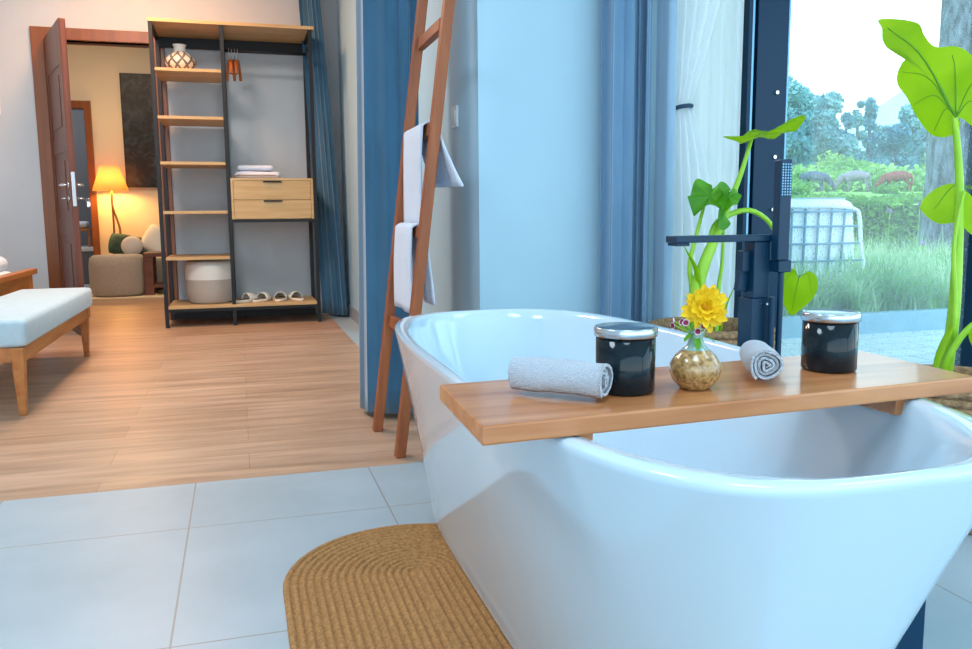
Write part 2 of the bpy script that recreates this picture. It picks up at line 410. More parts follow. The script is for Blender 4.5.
# far doorway frame
mb = MB(); mb.box((-1.67, 10.86, 0), (-1.595, 11.06, 2.2)); mb.box((-2.5, 10.86, 0), (-2.42, 11.06, 2.2)); mb.box((-2.42, 10.86, 2.115), (-1.67, 11.06, 2.2))
struct(mb.build('trim_1', M['framewood'], bevel=.005))
# bedroom door: frame + leaf
d1 = bpy.data.objects.new('door_1', None); C.objects.link(d1); d1.location = (OX0, DY, 0); struct(d1)
mb = MB()
mb.box((OX0-.1, DY-.025, 0), (OX0, DY+.17, OZ+.09)); mb.box((OX1, DY-.025, 0), (OX1+.08, DY+.17, OZ+.09)); mb.box((OX0, DY-.025, OZ), (OX1, DY+.17, OZ+.09))
mb.box((OX0, DY+.06, 0), (OX0+.015, DY+.1, OZ)); mb.box((OX0, DY+.06, OZ-.015), (OX1, DY+.1, OZ))
mb.build('door_frame', M['framewood'], d1, bevel=.004)
# leaf, swung open towards the bedroom
hp = V((OX0+.012, DY-.03, 0)); dr = V((-1.105, 6.54, 0)) - hp; LW = dr.length; dr.normalize(); nn = V((-dr.y, dr.x, 0))
def LM(): return Matrix(((dr.x, nn.x, 0, hp.x), (dr.y, nn.y, 0, hp.y), (0, 0, 1, 0), (0, 0, 0, 1)))
lm = LM()
# local: x along leaf, y>0 -> nn. visible (left) face is y<0 or y>0 depending on nn; both faces panelled
mb = MB(); mb.box((0, -.016, .008), (LW, .016, OZ-.004), mtx=lm)
for sgn in (-1, 1):
    y0, y1 = (-.022, -.016) if sgn < 0 else (.016, .022)
    for xa, xb in ((0, .13), (LW-.13, LW)): mb.box((xa, y0, .008), (xb, y1, OZ-.004), mtx=lm)
    for za, zb in ((.008, .2), (.72, .84), (1.32, 1.44), (1.92, OZ-.004)): mb.box((.13, y0, za), (LW-.13, y1, zb), mtx=lm)
    for za, zb in ((.2, .72), (.84, 1.32), (1.44, 1.92)):
        mb.box((.19, y0, za+.06), (LW-.19, y1, zb-.06), mtx=lm)
leaf = mb.build('door_leaf', M['doorwood'], d1, bevel=.004)
mb = MB(); mb.box((LW, -.012, .93), (LW+.003, .012, 1.17), mtx=lm)
mb.build('lock_plate', M['steel'], leaf)
for sgn in (-1, 1):
    mb = MB()
    f = lambda x, y, z: lm @ V((x, y, z))
    mb.tube([f(LW-.06, sgn*.02, 1.08), f(LW-.06, sgn*.07, 1.08)], .011, 10)
    mb.tube([f(LW-.06, sgn*.065, 1.08), f(LW-.19, sgn*.065, 1.08)], .010, 10)
    mb.tube([f(LW-.06, sgn*.02, 1.08), f(LW-.06, sgn*.03, 1.08)], .026, 16)
    mb.build('door_handle', M['steel'], leaf)
    mb = MB(); mb.tube([f(LW-.06, sgn*.02, .985), f(LW-.06, sgn*.032, .985)], .022, 16)
    mb.tube([f(LW-.06, sgn*.03, .985), f(LW-.06, sgn*.075, .985)], .006, 8)
    mb.build('keyhole_rose', M['steel'], leaf)
for z in (.3, 1.2, 1.95):
    mb = MB(); mb.tube([(OX0+.004, DY-.034, z), (OX0+.004, DY-.034, z+.1)], .009, 8); mb.build('hinge', M['steel'], leaf)
# key bunch
mb = MB(); q = lm @ V((LW-.06, .095, .985))
mb.tube([q+V((0, 0, -.0))+V((.012*math.cos(a), 0, .012*math.sin(a)-.012)) for a in [i*PI/6 for i in range(13)]], .002, 6)
mb.box(q+V((-.006, -.002, -.06)), q+V((.006, .002, -.02))); mb.box(q+V((.002, -.004, -.055)), q+V((.016, -.001, -.025)))
tag(mb.build('key_bunch', M['steel'], loc=tuple(q)), 'small bunch of silver keys hanging from the open door lock', 'keys')

# glazing of the bath window
w1 = bpy.data.objects.new('window_1', None); C.objects.link(w1); w1.location = (1.62, WB+.05, 0); struct(w1)
GY = WB+.06
mb = MB()
mb.box((1.62, GY-.05, 0), (1.66, GY+.1, 2.7)); mb.box((1.66, GY-.05, 0), (4.15, GY+.1, .03)); mb.box((1.66, GY-.05, 2.64), (4.15, GY+.1, 2.7)); mb.box((4.1, GY-.05, .03), (4.15, GY+.1, 2.64))
mb.build('window_frame', M['navyframe'], w1, bevel=.003)
mb = MB(); mb.box((2.030, GY-.06, .03), (2.050, GY+.06, 2.64)); mb.box((2.088, GY-.04, .03), (2.236, GY+.07, 2.64)); mb.box((2.050, GY-.005, .03), (2.088, GY+.05, 2.64))
st_ = mb.build('stile', M['navyframe'], w1, bevel=.003)
mb = MB(); mb.box((2.056, GY-.03, .03), (2.078, GY-.005, 2.64)); mb.box((2.238, GY-.03, .03), (2.250, GY+.03, 2.64)); mb.build('highlight_strip', M['framelight'], st_)  # light strips stand in for the highlights along the dark post
for z in (1.345, 1.08, .86):
    mb = MB(); mb.tube([(2.185, GY-.04, z), (2.185, GY-.05, z)], .0075, 12); mb.build('bolt', M['chrome'], st_)
mb = MB(); mb.box((3.315, GY-.05, .03), (3.40, GY+.06, 2.64)); mb.build('mullion', M['navyframe'], w1, bevel=.003)
for xa, xb in ((1.66, 2.03), (2.25, 3.315), (3.40, 4.1)):
    mb = MB(); mb.add([(xa, GY+.02, .03), (xb, GY+.02, .03), (xb, GY+.02, 2.64), (xa, GY+.02, 2.64)], [(0, 1, 2, 3)]); mb.build('pane', M['glass'], w1)
# bedroom window in the long wall
w2 = bpy.data.objects.new('window_2', None); C.objects.link(w2); w2.location = (WX+.1, 4.4, 0); struct(w2)
mb = MB()
for ya, yb in ((4.4, 4.46), (5.3, 5.36), (6.19, 6.25)): mb.box((WX+.08, ya, 0), (WX+.14, yb, 2.65))
for za, zb in ((0, .05), (2.6, 2.65)): mb.box((WX+.085, 4.46, za), (WX+.135, 6.19, zb))
mb.build('window_frame', M['navyframe'], w2)
mb = MB(); mb.add([(WX+.11, 4.46, .05), (WX+.11, 6.19, .05), (WX+.11, 6.19, 2.6), (WX+.11, 4.46, 2.6)], [(0, 1, 2, 3)]); mb.build('pane', M['clearglass'], w2)

# ------------------------------------------------------------------ bathtub
TX, TY, RZ = .6945, 1.566, .561
def sup(a, b, n, z, k=96, cx=TX, cy=TY):
    out = []
    for i in range(k):
        t = 2*PI*i/k; c, s = math.cos(t), math.sin(t)
        out.append((cx+a*math.copysign(abs(c)**(2/n), c), cy+b*math.copysign(abs(s)**(2/n), s), z))
    return out
def resample(pts, k):
    P = [V(p) for p in pts]; P.append(P[0]); d = [0]
    for i in range(1, len(P)): d.append(d[-1]+(P[i]-P[i-1]).length)
    out = []; j = 0
    for i in range(k):
        s = d[-1]*i/k
        while d[j+1] < s: j += 1
        out.append(P[j].lerp(P[j+1], (s-d[j])/(d[j+1]-d[j])))
    return out
def tring(a, b, n, z, dx=0, dy=0): return resample(sup(a, b, n, z, 720, TX+dx, TY+dy), 144)
at, bt = .3424, .8565
def outer(z, inset=0):
    t = max(0, (z-.01)/.546)**1.19
    return tring(.20+(at-.20)*t-inset, .74+(bt-.74)*t-inset, 4.2-.8*t**.84, z, -.022*(1-t), .09*(1-t))
rings = [outer(.010, .02), outer(.0101, .006)] + [outer(z, i) for z, i in ((.013, .001), (.02, 0), (.05, 0), (.1, 0), (.16, 0), (.22, 0), (.28, 0), (.34, 0), (.4, 0), (.46, 0), (.52, 0), (.545, 0), (.556, 0))]
rings += [tring(at-.003, bt-.003, 3.35, .561), tring(at-.012, bt-.013, 3.2, .5625), tring(at-.022, bt-.024, 3.0, .561), tring(at-.027, bt-.030, 2.9, .555)]
for t, z in [(.03, .53), (.15, .47), (.35, .38), (.55, .29), (.75, .21), (.88, .165), (.97, .145)]:
    rings.append(tring(at-.027-(.16)*t, bt-.030-(.26)*t, 2.88-.2*t, z, -.015*t, .08*t))
for k in (.85, .6, .3): rings.append(tring((at-.19)*k, (bt-.295)*k, 2.6, .140, -.015, .08))
mb = MB(); mb.rings(rings, True, True, True)
tub = thing('bathtub', 'large white freestanding oval bathtub beside the window', 'bathtub', (TX, TY, 0))
mb.build('tub_shell', M['tub'], tub)
mb = MB(); mb.lathe([(.001, .1405), (.03, .1405), (.03, .143), (.001, .144)], (TX, TY+.35, 0), 24, cap0=False, cap1=True); mb.build('drain', M['chrome'], tub)

# ------------------------------------------------------------------ bath board and what lies on it
BA = math.radians(3.7); BC = V((.699, 1.127, 0)); BT = RZ+.0015+.0265
bm_ = Matrix.Translation(BC) @ Matrix.Rotation(BA, 4, 'Z')
brd = thing('bath_board', 'long reddish brown wooden board laid across the white bathtub', 'board', (BC.x, BC.y, RZ))
mb = MB(); mb.box((-.417, -.134, RZ+.0025), (.417, .134, BT)); mb.v = [bm_ @ V((p.x+.10*p.y, p.y, p.z)) for p in mb.v]; mb.build('plank', M['boardwood'], brd, bevel=.003)
for bx in (-.280, .262):
    mb = MB(); mb.box((bx-.011, -.122, RZ-.024), (bx+.011, .122, RZ+.0025), mtx=bm_); bt_ = mb.build('batten', M['boardwood'], brd, bevel=.002)
    mb = MB()
    q = bm_ @ V((bx-.012, -.05, RZ-.012)); mb.tube([q, q+V((.002, 0, 0))], .004, 8)
    mb.build('screw', M['chrome'], bt_)

def candle(x, y, label):
    t = thing('candle_jar', label, 'candle', (x, y, BT), 'dark glass candle jars on the bath board')
    mb = MB(); R = .0435
    mb.lathe([(R-.003, .0005), (R, .004), (R, .082), (R-.003, .0828), (R-.004, .0828)], (x, y, BT), 56); mb.build('glass_jar', M['candle'], t)
    mb = MB(); R2 = .0465
    mb.lathe([(R2-.001, .0832), (R2, .084), (R2, .0955), (R2-.0015, .097), (R2-.004, .0972), (R2-.005, .0962), (.001, .0962)], (x, y, BT), 64, cap0=True, cap1=False); mb.build('lid', M['lid'], t)
    return t
candle(.538, 1.100, 'dark glass candle jar with silver lid, nearer the white rolled towel lying sideways')
candle(.932, 1.146, 'dark glass candle jar with silver lid, towards the window end of the board')

# vase with flowers
vx, vy = .646, 1.086
t = thing('bud_vase', 'small round speckled tan ceramic vase between the candle and the upright end rolled towel', 'vase', (vx, vy, BT))
mb = MB(); mb.lathe([(.022, .0005), (.024, .003), (.034, .014), (.0385, .027), (.0375, .038), (.030, .050), (.020, .059)], (vx, vy, BT), 40, cap1=False); mb.build('vase_body', M['vaseglaze'], t)
mb = MB(); mb.lathe([(.020, .059), (.0125, .066), (.0105, .075), (.0115, .083), (.0135, .087), (.0115, .087), (.009, .078), (.009, .064)], (vx, vy, BT), 32, cap0=False, cap1=False); mb.build('vase_neck', M['vaseneck'], t)
def petal(mb, c, d, up, l, w, mi=0, curl=.2):
    d = V(d).normalized(); s = d.cross(V(up)).normalized(); u = s.cross(d).normalized(); c = V(c)
    g = []
    for i, (tt, ww) in enumerate(((0, .35), (.35, .9), (.7, 1.), (.92, .6), (1., .12))):
        for k in (-1, 0, 1): g.append(c + d*l*tt + s*w*ww*k*.5 + u*(curl*l*tt*tt + (abs(k)*.1*w)))
    fs = [(i*3+k, i*3+k+1, i*3+k+4, i*3+k+3) for i in range(4) for k in range(2)]
    mb.add(g, fs, mi, True)
fc = V((vx+.008, vy-.01, BT+.122)); cam_dir = V((-.45, -.88, .22)).normalized()
tf = thing('yellow_flower', 'big ruffled yellow flower standing in the small tan vase', 'flower', (fc.x, fc.y, fc.z))
a1 = cam_dir.cross(V((0, 0, 1))).normalized(); a2 = a1.cross(cam_dir)
mb = MB()
for layer, (cnt, l, w, tilt) in enumerate(((17, .035, .012, -.08), (17, .033, .012, .2), (14, .027, .0115, .5), (9, .019, .010, .95), (6, .012, .008, 1.4))):
    for i in range(cnt):
        an = 2*PI*(i+.5*layer)/cnt + random.uniform(-.1, .1)
        d = a1*math.cos(an)+a2*math.sin(an)+cam_dir*(tilt+random.uniform(-.08, .08))
        petal(mb, fc+cam_dir*layer*.002, d, cam_dir, l*random.uniform(.82, 1.1), w, 0, random.uniform(0, .28))
mb.build('petals', M['yellow'], tf)
mb = MB(); mb.lathe([(.001, 0), (.006, .002), (.005, .006), (.001, .008)], tuple(fc+cam_dir*.006), 12, mtx=V((0, 0, 1)).rotation_difference(cam_dir).to_matrix().to_4x4()); mb.build('flower_centre', M['yellowcore'], tf)
mb = MB(); mb.tube(spline([fc-cam_dir*.006, fc-cam_dir*.012+V((0, 0, -.02)), (vx, vy, BT+.07), (vx-.002, vy, BT+.03)], 10), .0026, 8); mb.build('stem', M['stem'], tf)
mb = MB()
for d, l in (((-.8, -.3, -.35), .03), ((.7, -.5, -.4), .032), ((-.3, -.8, -.8), .034), ((.2, .8, .2), .03)):
    petal(mb, (vx, vy, BT+.088), d, (0, 0, 1), l, .010, 0, -.15)
mb.build('leaf', M['midgreen'], tf)
mb = MB()
rs_ = random.Random(3)
for kk in range(11):
    an_ = -PI/2+(kk-5)*.42; dx, dy, dz = .031*math.cos(an_)+rs_.uniform(-.004, .004), .024*math.sin(an_), .090+.012*abs(math.cos(an_))+rs_.uniform(-.006, .006)
    d = (math.cos(an_)+rs_.uniform(-.4, .4), math.sin(an_)*.8+rs_.uniform(-.3, .3), rs_.uniform(-.3, .6))
    c = V((vx+dx, vy+dy, BT+dz)); d = V(d).normalized()
    s = d.cross(V((0, 0, 1))).normalized(); u = s.cross(d)
    for i in range(5):
        an = 2*PI*i/5; petal(mb, c, s*math.cos(an)+u*math.sin(an)+d*.4, d, .0068, .0055, 0)
        petal(mb, c+d*.0008, s*math.cos(an)+u*math.sin(an)+d*.5, d, .0052, .0050, 1)
    mb.tube([c, (vx+.2*dx, vy+.2*dy, BT+.082)], .001, 5, 2)
mb = tag(mb.build('small_flowers', [M['whitepetal'], M['crimson'], M['stem']], loc=(vx, vy, BT+.08)), 'sprigs of small crimson flowers with white edges under the yellow bloom', 'flowers')
mb['kind'] = 'stuff'

def towel_roll(x, y, dirv, L_, label, R=.025, turns=4):
    t = thing('rolled_towel', label, 'towel', (x, y, BT), 'white rolled hand towels on the bath board')
    d = V(dirv).normalized(); s = V((-d.y, d.x, 0)); c = V((x, y, BT+R+.0035))
    N_ = turns*26; th = .0052; mb = MB(); rows = []
    nl = 36
    for j in range(nl+1):
        u = (j/nl-.5)*L_; row = []
        band = abs(j/nl-.42) < .07
        for side in (0, 1):
            rng = range(N_+1) if side == 0 else range(N_, -1, -1)
            for i in rng:
                a = i/26*2*PI; r = R*(.12+.88*i/N_) - (th*.82 if side else 0)
                e = .0012*math.sin(3*a+j*.2)
                if side == 0 and i > N_-27: e += .0007*noise.noise(V((a*9, u*700, 1))) - (.0012 if band else 0)
                off = .0025*math.sin(i/26*2.2) if j in (0, nl) else 0
                row.append(c + d*(u+(off if j else -off)) + s*(r+e)*math.cos(a+4.1) + V((0, 0, 1))*(r+e)*math.sin(a+4.1))
        rows.append(row)
    mb.rings(rows, True, False, False)
    # spiral end faces
    n = len(rows[0]); k = len(mb.v)
    for base_, flip in ((0, True), (nl*n, False)):
        for i in range(N_):
            a, b_, c_, d_ = base_+i, base_+i+1, base_+n-2-i, base_+n-1-i
            mb.f.append([a, b_, c_, d_] if flip else [d_, c_, b_, a]); mb.mi.append(0); mb.sm.append(False)
    mb.build('towel_cloth', M['terry'], t)
    return t
towel_roll(.432, 1.093, (.70, -.71, 0), .138, 'white rolled towel lying sideways on the board near its left end', .0268)
towel_roll(.781, 1.116, (-.42, -.9, 0), .10, 'white rolled towel showing its spiral end, between vase and right candle', .0268)

# ------------------------------------------------------------------ tub filler
def F():
    t = thing('tub_faucet', 'dark freestanding square bathtub faucet behind the bathtub', 'faucet', (1.13, 1.65, 0))
    mb = MB(); mb.box((1.06, 1.58, 0), (1.24, 1.76, .012)); mb.build('floor_plate', M['navy'], t, bevel=.004)
    mb = MB(); mb.box((1.108, 1.626, .012), (1.162, 1.680, .655)); mb.build('lower_column', M['navy'], t, bevel=.002)
    for x in (1.135, 1.148):
        mb = MB(); mb.tube([(x, 1.6262, .642), (x, 1.6245, .642)], .0025, 8); mb.build('screw', M['chrome'], t)
    mb = MB(); mb.box((1.115, 1.632, .655), (1.157, 1.674, .784)); mb.build('upper_column', M['navy'], t, bevel=.002)
    mb = MB(); mb.box((.914, 1.628, .784), (1.160, 1.676, .799)); sp = mb.build('spout', M['navy'], t, bevel=.002)
    mb = MB(); mb.box((.917, 1.632, .777), (.950, 1.672, .784)); mb.build('aerator', M['navy'], sp, bevel=.001)
    mb = MB(); mb.box((1.095, 1.648, .715), (1.115, 1.672, .763)); mb.build('valve_block', M['navy'], t, bevel=.002)
    mb = MB(); mb.box((0, 0, 0), (.024, .018, .046), mtx=Matrix.Translation((1.088, 1.654, .672)) @ Matrix.Rotation(.15, 4, 'Y')); mb.build('lever', M['navy'], t, bevel=.002)
    mb = MB(); mb.box((1.157, 1.600, .715), (1.190, 1.648, .742)); mb.build('shower_bracket', M['navy'], t, bevel=.002)
    tx, ty = 1.166, 1.612
    mb = MB(); mb.box((tx-.015, ty-.015, .742), (tx+.015, ty+.012, .965)); hs = mb.build('hand_shower', M['navy'], t, bevel=.003)
    mb = MB()
    for i in range(4):
        for j in range(12):
            x = tx-.010+i*.0065; z = .888+j*.006
            mb.box((x-.0014, ty-.0165, z-.0018), (x+.0014, ty-.0148, z+.0018))
    mb.build('spray_nozzles', M['framelight'], hs)
    def hose(x, y, z0, z1):
        pts = []; R_ = []
        n = 200
        for i in range(n):
            pts.append((x, y, z0+(z1-z0)*i/(n-1))); R_.append(.0075 if i % 2 else .006)
        return pts, R_
    mb = MB(); p_, r_ = hose(1.169, 1.608, .715, .08); p2, r2 = hose(1.148, 1.608, .08, .66)
    arc = [(1.1615+.0135*math.cos(a), 1.608, .08-.02*math.sin(a)) for a in [i*PI/8 for i in range(1, 8)]]
    mb.tube(p_+arc+p2, r_+[.0065]*7+r2, 10); mb.build('shower_hose', M['navy'], t)
F()

# ------------------------------------------------------------------ rug
rc = V((.372, 1.86, 0)); mb = MB(); nr = 17; RR = .312; Ls = 1.25
def stad(r, z):
    pts = []
    for i in range(25): a = PI*i/24; pts.append((rc.x+r*math.cos(a), rc.y+r*math.sin(a), z))
    for i in range(1, 25): pts.append((rc.x-r, rc.y-Ls*i/24, z))
    for i in range(1, 25): a = PI+PI*i/24; pts.append((rc.x+r*math.cos(a), rc.y-Ls+r*math.sin(a), z))
    for i in range(1, 24): pts.append((rc.x+r, rc.y-Ls+Ls*i/24, z))
    return pts
rings = []; w = RR/nr
for k in range(nr):
    ro = RR-k*w
    for t in (0, .15, .35, .65, .85): rings.append(stad(max(ro-w*t, .002), .001+.0085*math.sin(PI*t)**.8 if t else .001))
rings.append(stad(.002, .006))
mb.rings(rings, True, False, True)
rug = tag(mb.build('rug', M['rugm'], loc=(rc.x, rc.y, 0)), 'oval braided jute rug on the grey tiles beside the bathtub', 'rug')

# ------------------------------------------------------------------ ladder and its towels
LZ = 2.55; sl = .129
lad = thing('ladder', 'reddish brown wooden blanket ladder leaning against the wall', 'ladder', (.5, 3.0, 0))
def lx(z): return .512 + sl*z
for y in (2.83, 3.215):
    dx = -.018 if y > 3 else 0
    mb = MB(); w2_ = .018
    rs = [[(lx(z)+dx-w2_, y-.022, z), (lx(z)+dx+w2_, y-.022, z), (lx(z)+dx+w2_, y+.022, z), (lx(z)+dx-w2_, y+.022, z)] for z in (0, LZ)]
    mb.rings(rs, True, True, True, 0, False); mb.build('rail', M['ladderwood'], lad, bevel=.004)
RUNG = (.44, .79, 1.14, 1.49, 1.84, 2.19)
for z in RUNG:
    mb = MB(); mb.box((-.013, 2.852, -.022), (.013, 3.193, .022), mtx=Matrix.Translation((lx(z)-.009, 0, z)) @ Matrix.Rotation(math.atan(sl), 4, 'Y')); mb.build('rung', M['ladderwood'], lad, bevel=.003)

def draped(name, label, z, ya, yb, front, back, spread, drop_back_y0=None, mt='terryfine'):
    """cloth over a rung: path in XZ swept along Y"""
    x0 = lx(z)-.009; zt = z+.026
    path = []
    for i in range(11): path.append((-.028-.006*min(1, 3*(1-i/10)), zt-.012-front*(1-i/10), -1))
    for i in range(1, 8): a = PI-PI*i/8; path.append((.024*math.cos(a), zt-.012+.014*math.sin(a), 0))
    for i in range(1, 12): path.append((.024+spread*(i/11)**1.2, zt-.012-back*i/11, i/11))
    mb = MB(); ny = 17; g = []
    for j in range(ny):
        v = j/(ny-1)
        for (dx, zz, tb) in path:
            y = ya+(yb-ya)*v
            if tb > 0: y = y-(1-v)*tb*(drop_back_y0 or 0)
            wv = .008*math.sin(v*9+zz*4)*(1 if dx > 0.02 else .5)*(min(1, abs(zt-zz)*6))
            sag = .012*(1-v)*max(tb, 0)
            xx = x0+dx+wv
            if dx < -.02: xx = min(xx, x0-.024)
            if dx > .02: xx = max(xx, x0+.024)
            g.append((xx, y, zz-sag))
    n = len(path)
    fs = [(j*n+i, j*n+i+1, (j+1)*n+i+1, (j+1)*n+i) for j in range(ny-1) for i in range(n-1)]
    mb.add(g, fs, 0, True)
    return tag(mb.build(name, M[mt], solid=.007, loc=(x0, (ya+yb)/2, z)), label, 'towel', 'white bath towels over the ladder rungs')
draped('bath_towel', 'white bath towel over the higher towel rung of the leaning ladder', 1.14, 2.862, 3.185, .345, .20, .05, .17)
draped('bath_towel', 'pinkish white bath towel over the lower towel rung of the leaning ladder', .79, 2.862, 3.16, .30, .26, .02, 0)

# light switch
t = thing('light_switch', 'small white switch plate on the wall right of the ladder', 'switch', (WX, 3.4, 1.25))
mb = MB(); mb.box((WX-.010, 3.355, 1.205), (WX, 3.44, 1.29)); mb.build('plate', M['white_plastic'], t, bevel=.002)
mb = MB(); mb.box((WX-.014, 3.37, 1.22), (WX-.010, 3.425, 1.275)); mb.build('rocker', M['white_plastic'], t, bevel=.001)
t = thing('light_switch', 'pale switch plate on the wall left of the open door', 'switch', (-1.76, DY, 1.7))
mb = MB(); mb.box((-1.80, DY-.010, 1.64), (-1.715, DY, 1.76)); mb.build('plate', M['white_plastic'], t, bevel=.002)
mb = MB(); mb.box((-1.785, DY-.014, 1.66), (-1.73, DY-.010, 1.74)); mb.build('rocker', M['white_plastic'], t)

# ------------------------------------------------------------------ curtains
def curtain(name, label, top, bot, z0, z1, folds, amp, m, mid=None, group=None, thick=.004, nx=120, nz=24, cat='curtain', flare=None):
    """top/bot: polylines (x,y); sheet with vertical folds"""
    T = spline([(x, y, 0) for x, y in top], nx); B = spline([(x, y, 0) for x, y in bot], nx)
    mb = MB(); g = []
    for k in range(nz+1):
        v = k/nz; z = z1+(z0-z1)*v
        f = flare(v) if flare else v
        row = [T[i].lerp(B[i], f) for i in range(nx)]
        for i in range(nx):
            a, b_ = row[max(i-1, 0)], row[min(i+1, nx-1)]; tg = (b_-a); tg = tg.normalized() if tg.length > 1e-6 else V((1, 0, 0))
            n = V((-tg.y, tg.x, 0)); u = i/(nx-1)
            ph = folds*2*PI*u+.5*math.sin(5*u+v*1.2)
            p = row[i]+n*amp*(math.sin(ph)+.25*math.sin(2.3*ph+1))*(.8+.35*math.sin(7*u+1)) + tg*amp*.35*math.sin(2*ph)
            g.append((p.x, p.y, z))
    fs = [(k*nx+i, k*nx+i+1, (k+1)*nx+i+1, (k+1)*nx+i) for k in range(nz) for i in range(nx-1)]
    mb.add(g, fs, 0, True)
    return tag(mb.build(name, m, solid=thick, loc=(bot[0][0], bot[0][1], z0)), label, cat, group)
curtain('curtain', 'blue velvet curtain bunched beside the wooden ladder', [(.74, 3.62), (.56, 3.60), (.545, 3.46), (.68, 3.40), (.75, 3.46)], [(.72, 3.62), (.51, 3.60), (.495, 3.44), (.65, 3.36), (.71, 3.42)], .025, 2.9, 7.5, .013, M['velvet'], nx=220)
curtain('curtain', 'blue curtain at the right end of the open black wardrobe', [(.53, 7.24), (.58, 7.2), (.63, 7.14), (.67, 7.1)], [(.67, 7.24), (.72, 7.12), (.78, 7.02), (.845, 6.98)], .02, 2.9, 5.5, .020, M['velvet'], nx=150, flare=lambda v: v**.8)
curtain('curtain', 'grey blue curtain on the wall behind the bathtub, left of the white sheers', [(1.335, 2.98), (1.42, 2.93), (1.49, 2.97), (1.53, 2.93)], [(1.335, 2.98), (1.42, 2.93), (1.49, 2.97), (1.53, 2.93)], .02, 2.9, 4, .024, M['velvetgrey'], nx=170)
curtain('curtain', 'grey blue curtain fold, coloured pale as lit, hanging against the white sheers', [(1.555, 2.96), (1.57, 2.89), (1.605, 2.90), (1.625, 2.96)], [(1.555, 2.96), (1.57, 2.89), (1.605, 2.90), (1.625, 2.96)], .02, 2.9, 1.3, .010, M['velvetlit'])
# sheers
curtain('sheer_curtain', 'white sheer curtain hanging flat against the window frame', [(1.66, 3.02), (1.82, 3.0), (1.985, 3.01)], [(1.66, 3.02), (1.82, 3.0), (1.965, 3.01)], .02, 2.9, 4.5, .012, M['sheer'], thick=.0015)
# tied sheer: three stations
def tied():
    nx, nz = 90, 60; mb = MB(); g = []; ztie = 1.265
    for k in range(nz+1):
        z = 2.9+(.02-2.9)*k/nz
        if z > ztie:
            t = (z-ztie)/(2.9-ztie); xa = 1.645+(1.635-1.645)*t; xb = 1.705+.42*t**.9; am = .007+.012*min(1, t*2)
        else:
            t = (ztie-z)/ztie; xa = 1.645-.01*t; xb = 1.705+.16*min(1, t*1.8)**.7; am = .007+.012*min(1, t*3)
        for i in range(nx):
            u = i/(nx-1); ph = 4*2*PI*u+.6*math.sin(5*u); g.append((xa+(xb-xa)*u, 2.955+am*math.sin(ph), z))
    fs = [(k*nx+i, k*nx+i+1, (k+1)*nx+i+1, (k+1)*nx+i) for k in range(nz) for i in range(nx-1)]
    mb.add(g, fs, 0, True)
    t = thing('sheer_curtain', 'white sheer curtain gathered by a dark tie beside the blue curtain', 'curtain', (1.7, 2.955, 0))
    mb.build('voile', M['sheer'], t, solid=.0015)
    mb = MB(); pts = [(1.675+.036*math.cos(a), 2.955+.024*math.sin(a), ztie-.01+.006*math.cos(a+.6)) for a in [i*2*PI/24 for i in range(25)]]
    mb.tube(pts, .008, 8); mb.build('tieback', M['tie'], t)
tied()

# ------------------------------------------------------------------ bench and bed
bn = thing('upholstered_bench', 'wooden bench with pale blue seat cushion at the foot of the bed', 'bench', (-1.1, 4.8, 0))
bx0, bx1, by0, by1 = -1.30, -.905, 3.93, 5.66
mb = MB(); rbox(mb, (bx0, by0, .30), (bx1+.012, by1, .42), .022); mb.build('seat_cushion', M['cushion'], bn)
mb = MB()
mb.box((bx0+.01, by0+.02, .235), (bx0+.04, by1-.02, .299)); mb.box((bx1-.035, by0+.02, .235), (bx1-.005, by1-.02, .299)); mb.box((bx0+.04, by0+.02, .235), (bx1-.035, by0+.05, .299)); mb.box((bx0+.04, by1-.05, .235), (bx1-.035, by1-.02, .299))
mb.build('rail_frame', M['benchwood'], bn, bevel=.003)
for x in (bx0+.03, bx1-.028):
    for y in (by0+.03, by1-.1):
        mb = MB(); rs = [[(x-w_, y-w_, z), (x+w_, y-w_, z), (x+w_, y+w_, z), (x-w_, y+w_, z)] for z, w_ in ((0, .015), (.299, .0275))]
        mb.rings(rs, True, True, True, 0, False); mb.build('leg', M['benchwood'], bn, bevel=.004)
bd = thing('bed', 'wooden bed with white bedding at the left edge of the room', 'bed', (-2.4, 5.6, 0))
mb = MB(); mb.box((-1.435, 4.7, .462), (-1.375, 6.53, .498)); mb.box((-1.43, 4.75, .30), (-1.395, 6.42, .462)); mb.build('foot_board', M['benchwood'], bd, bevel=.004)
for y in (4.78, 6.36):
    mb = MB(); mb.box((-1.44, y, 0), (-1.385, y+.06, .463)); mb.build('leg', M['benchwood'], bd, bevel=.004)
mb = MB(); mb.box((-3.5, 4.76, .2), (-1.435, 4.8, .36)); mb.box((-3.5, 6.38, .2), (-1.435, 6.42, .36)); mb.box((-3.5, 4.8, .2), (-1.435, 6.38, .25)); mb.build('side_rail', M['benchwood'], bd)
mb = MB(); rbox(mb, (-3.48, 4.82, .25), (-1.46, 6.36, .50), .06); mb.build('mattress', M['bedding'], bd)
mb = MB(); rbox(mb, (-3.4, 4.84, .49), (-1.50, 6.34, .60), .05); mb.build('duvet', M['bedding'], bd)

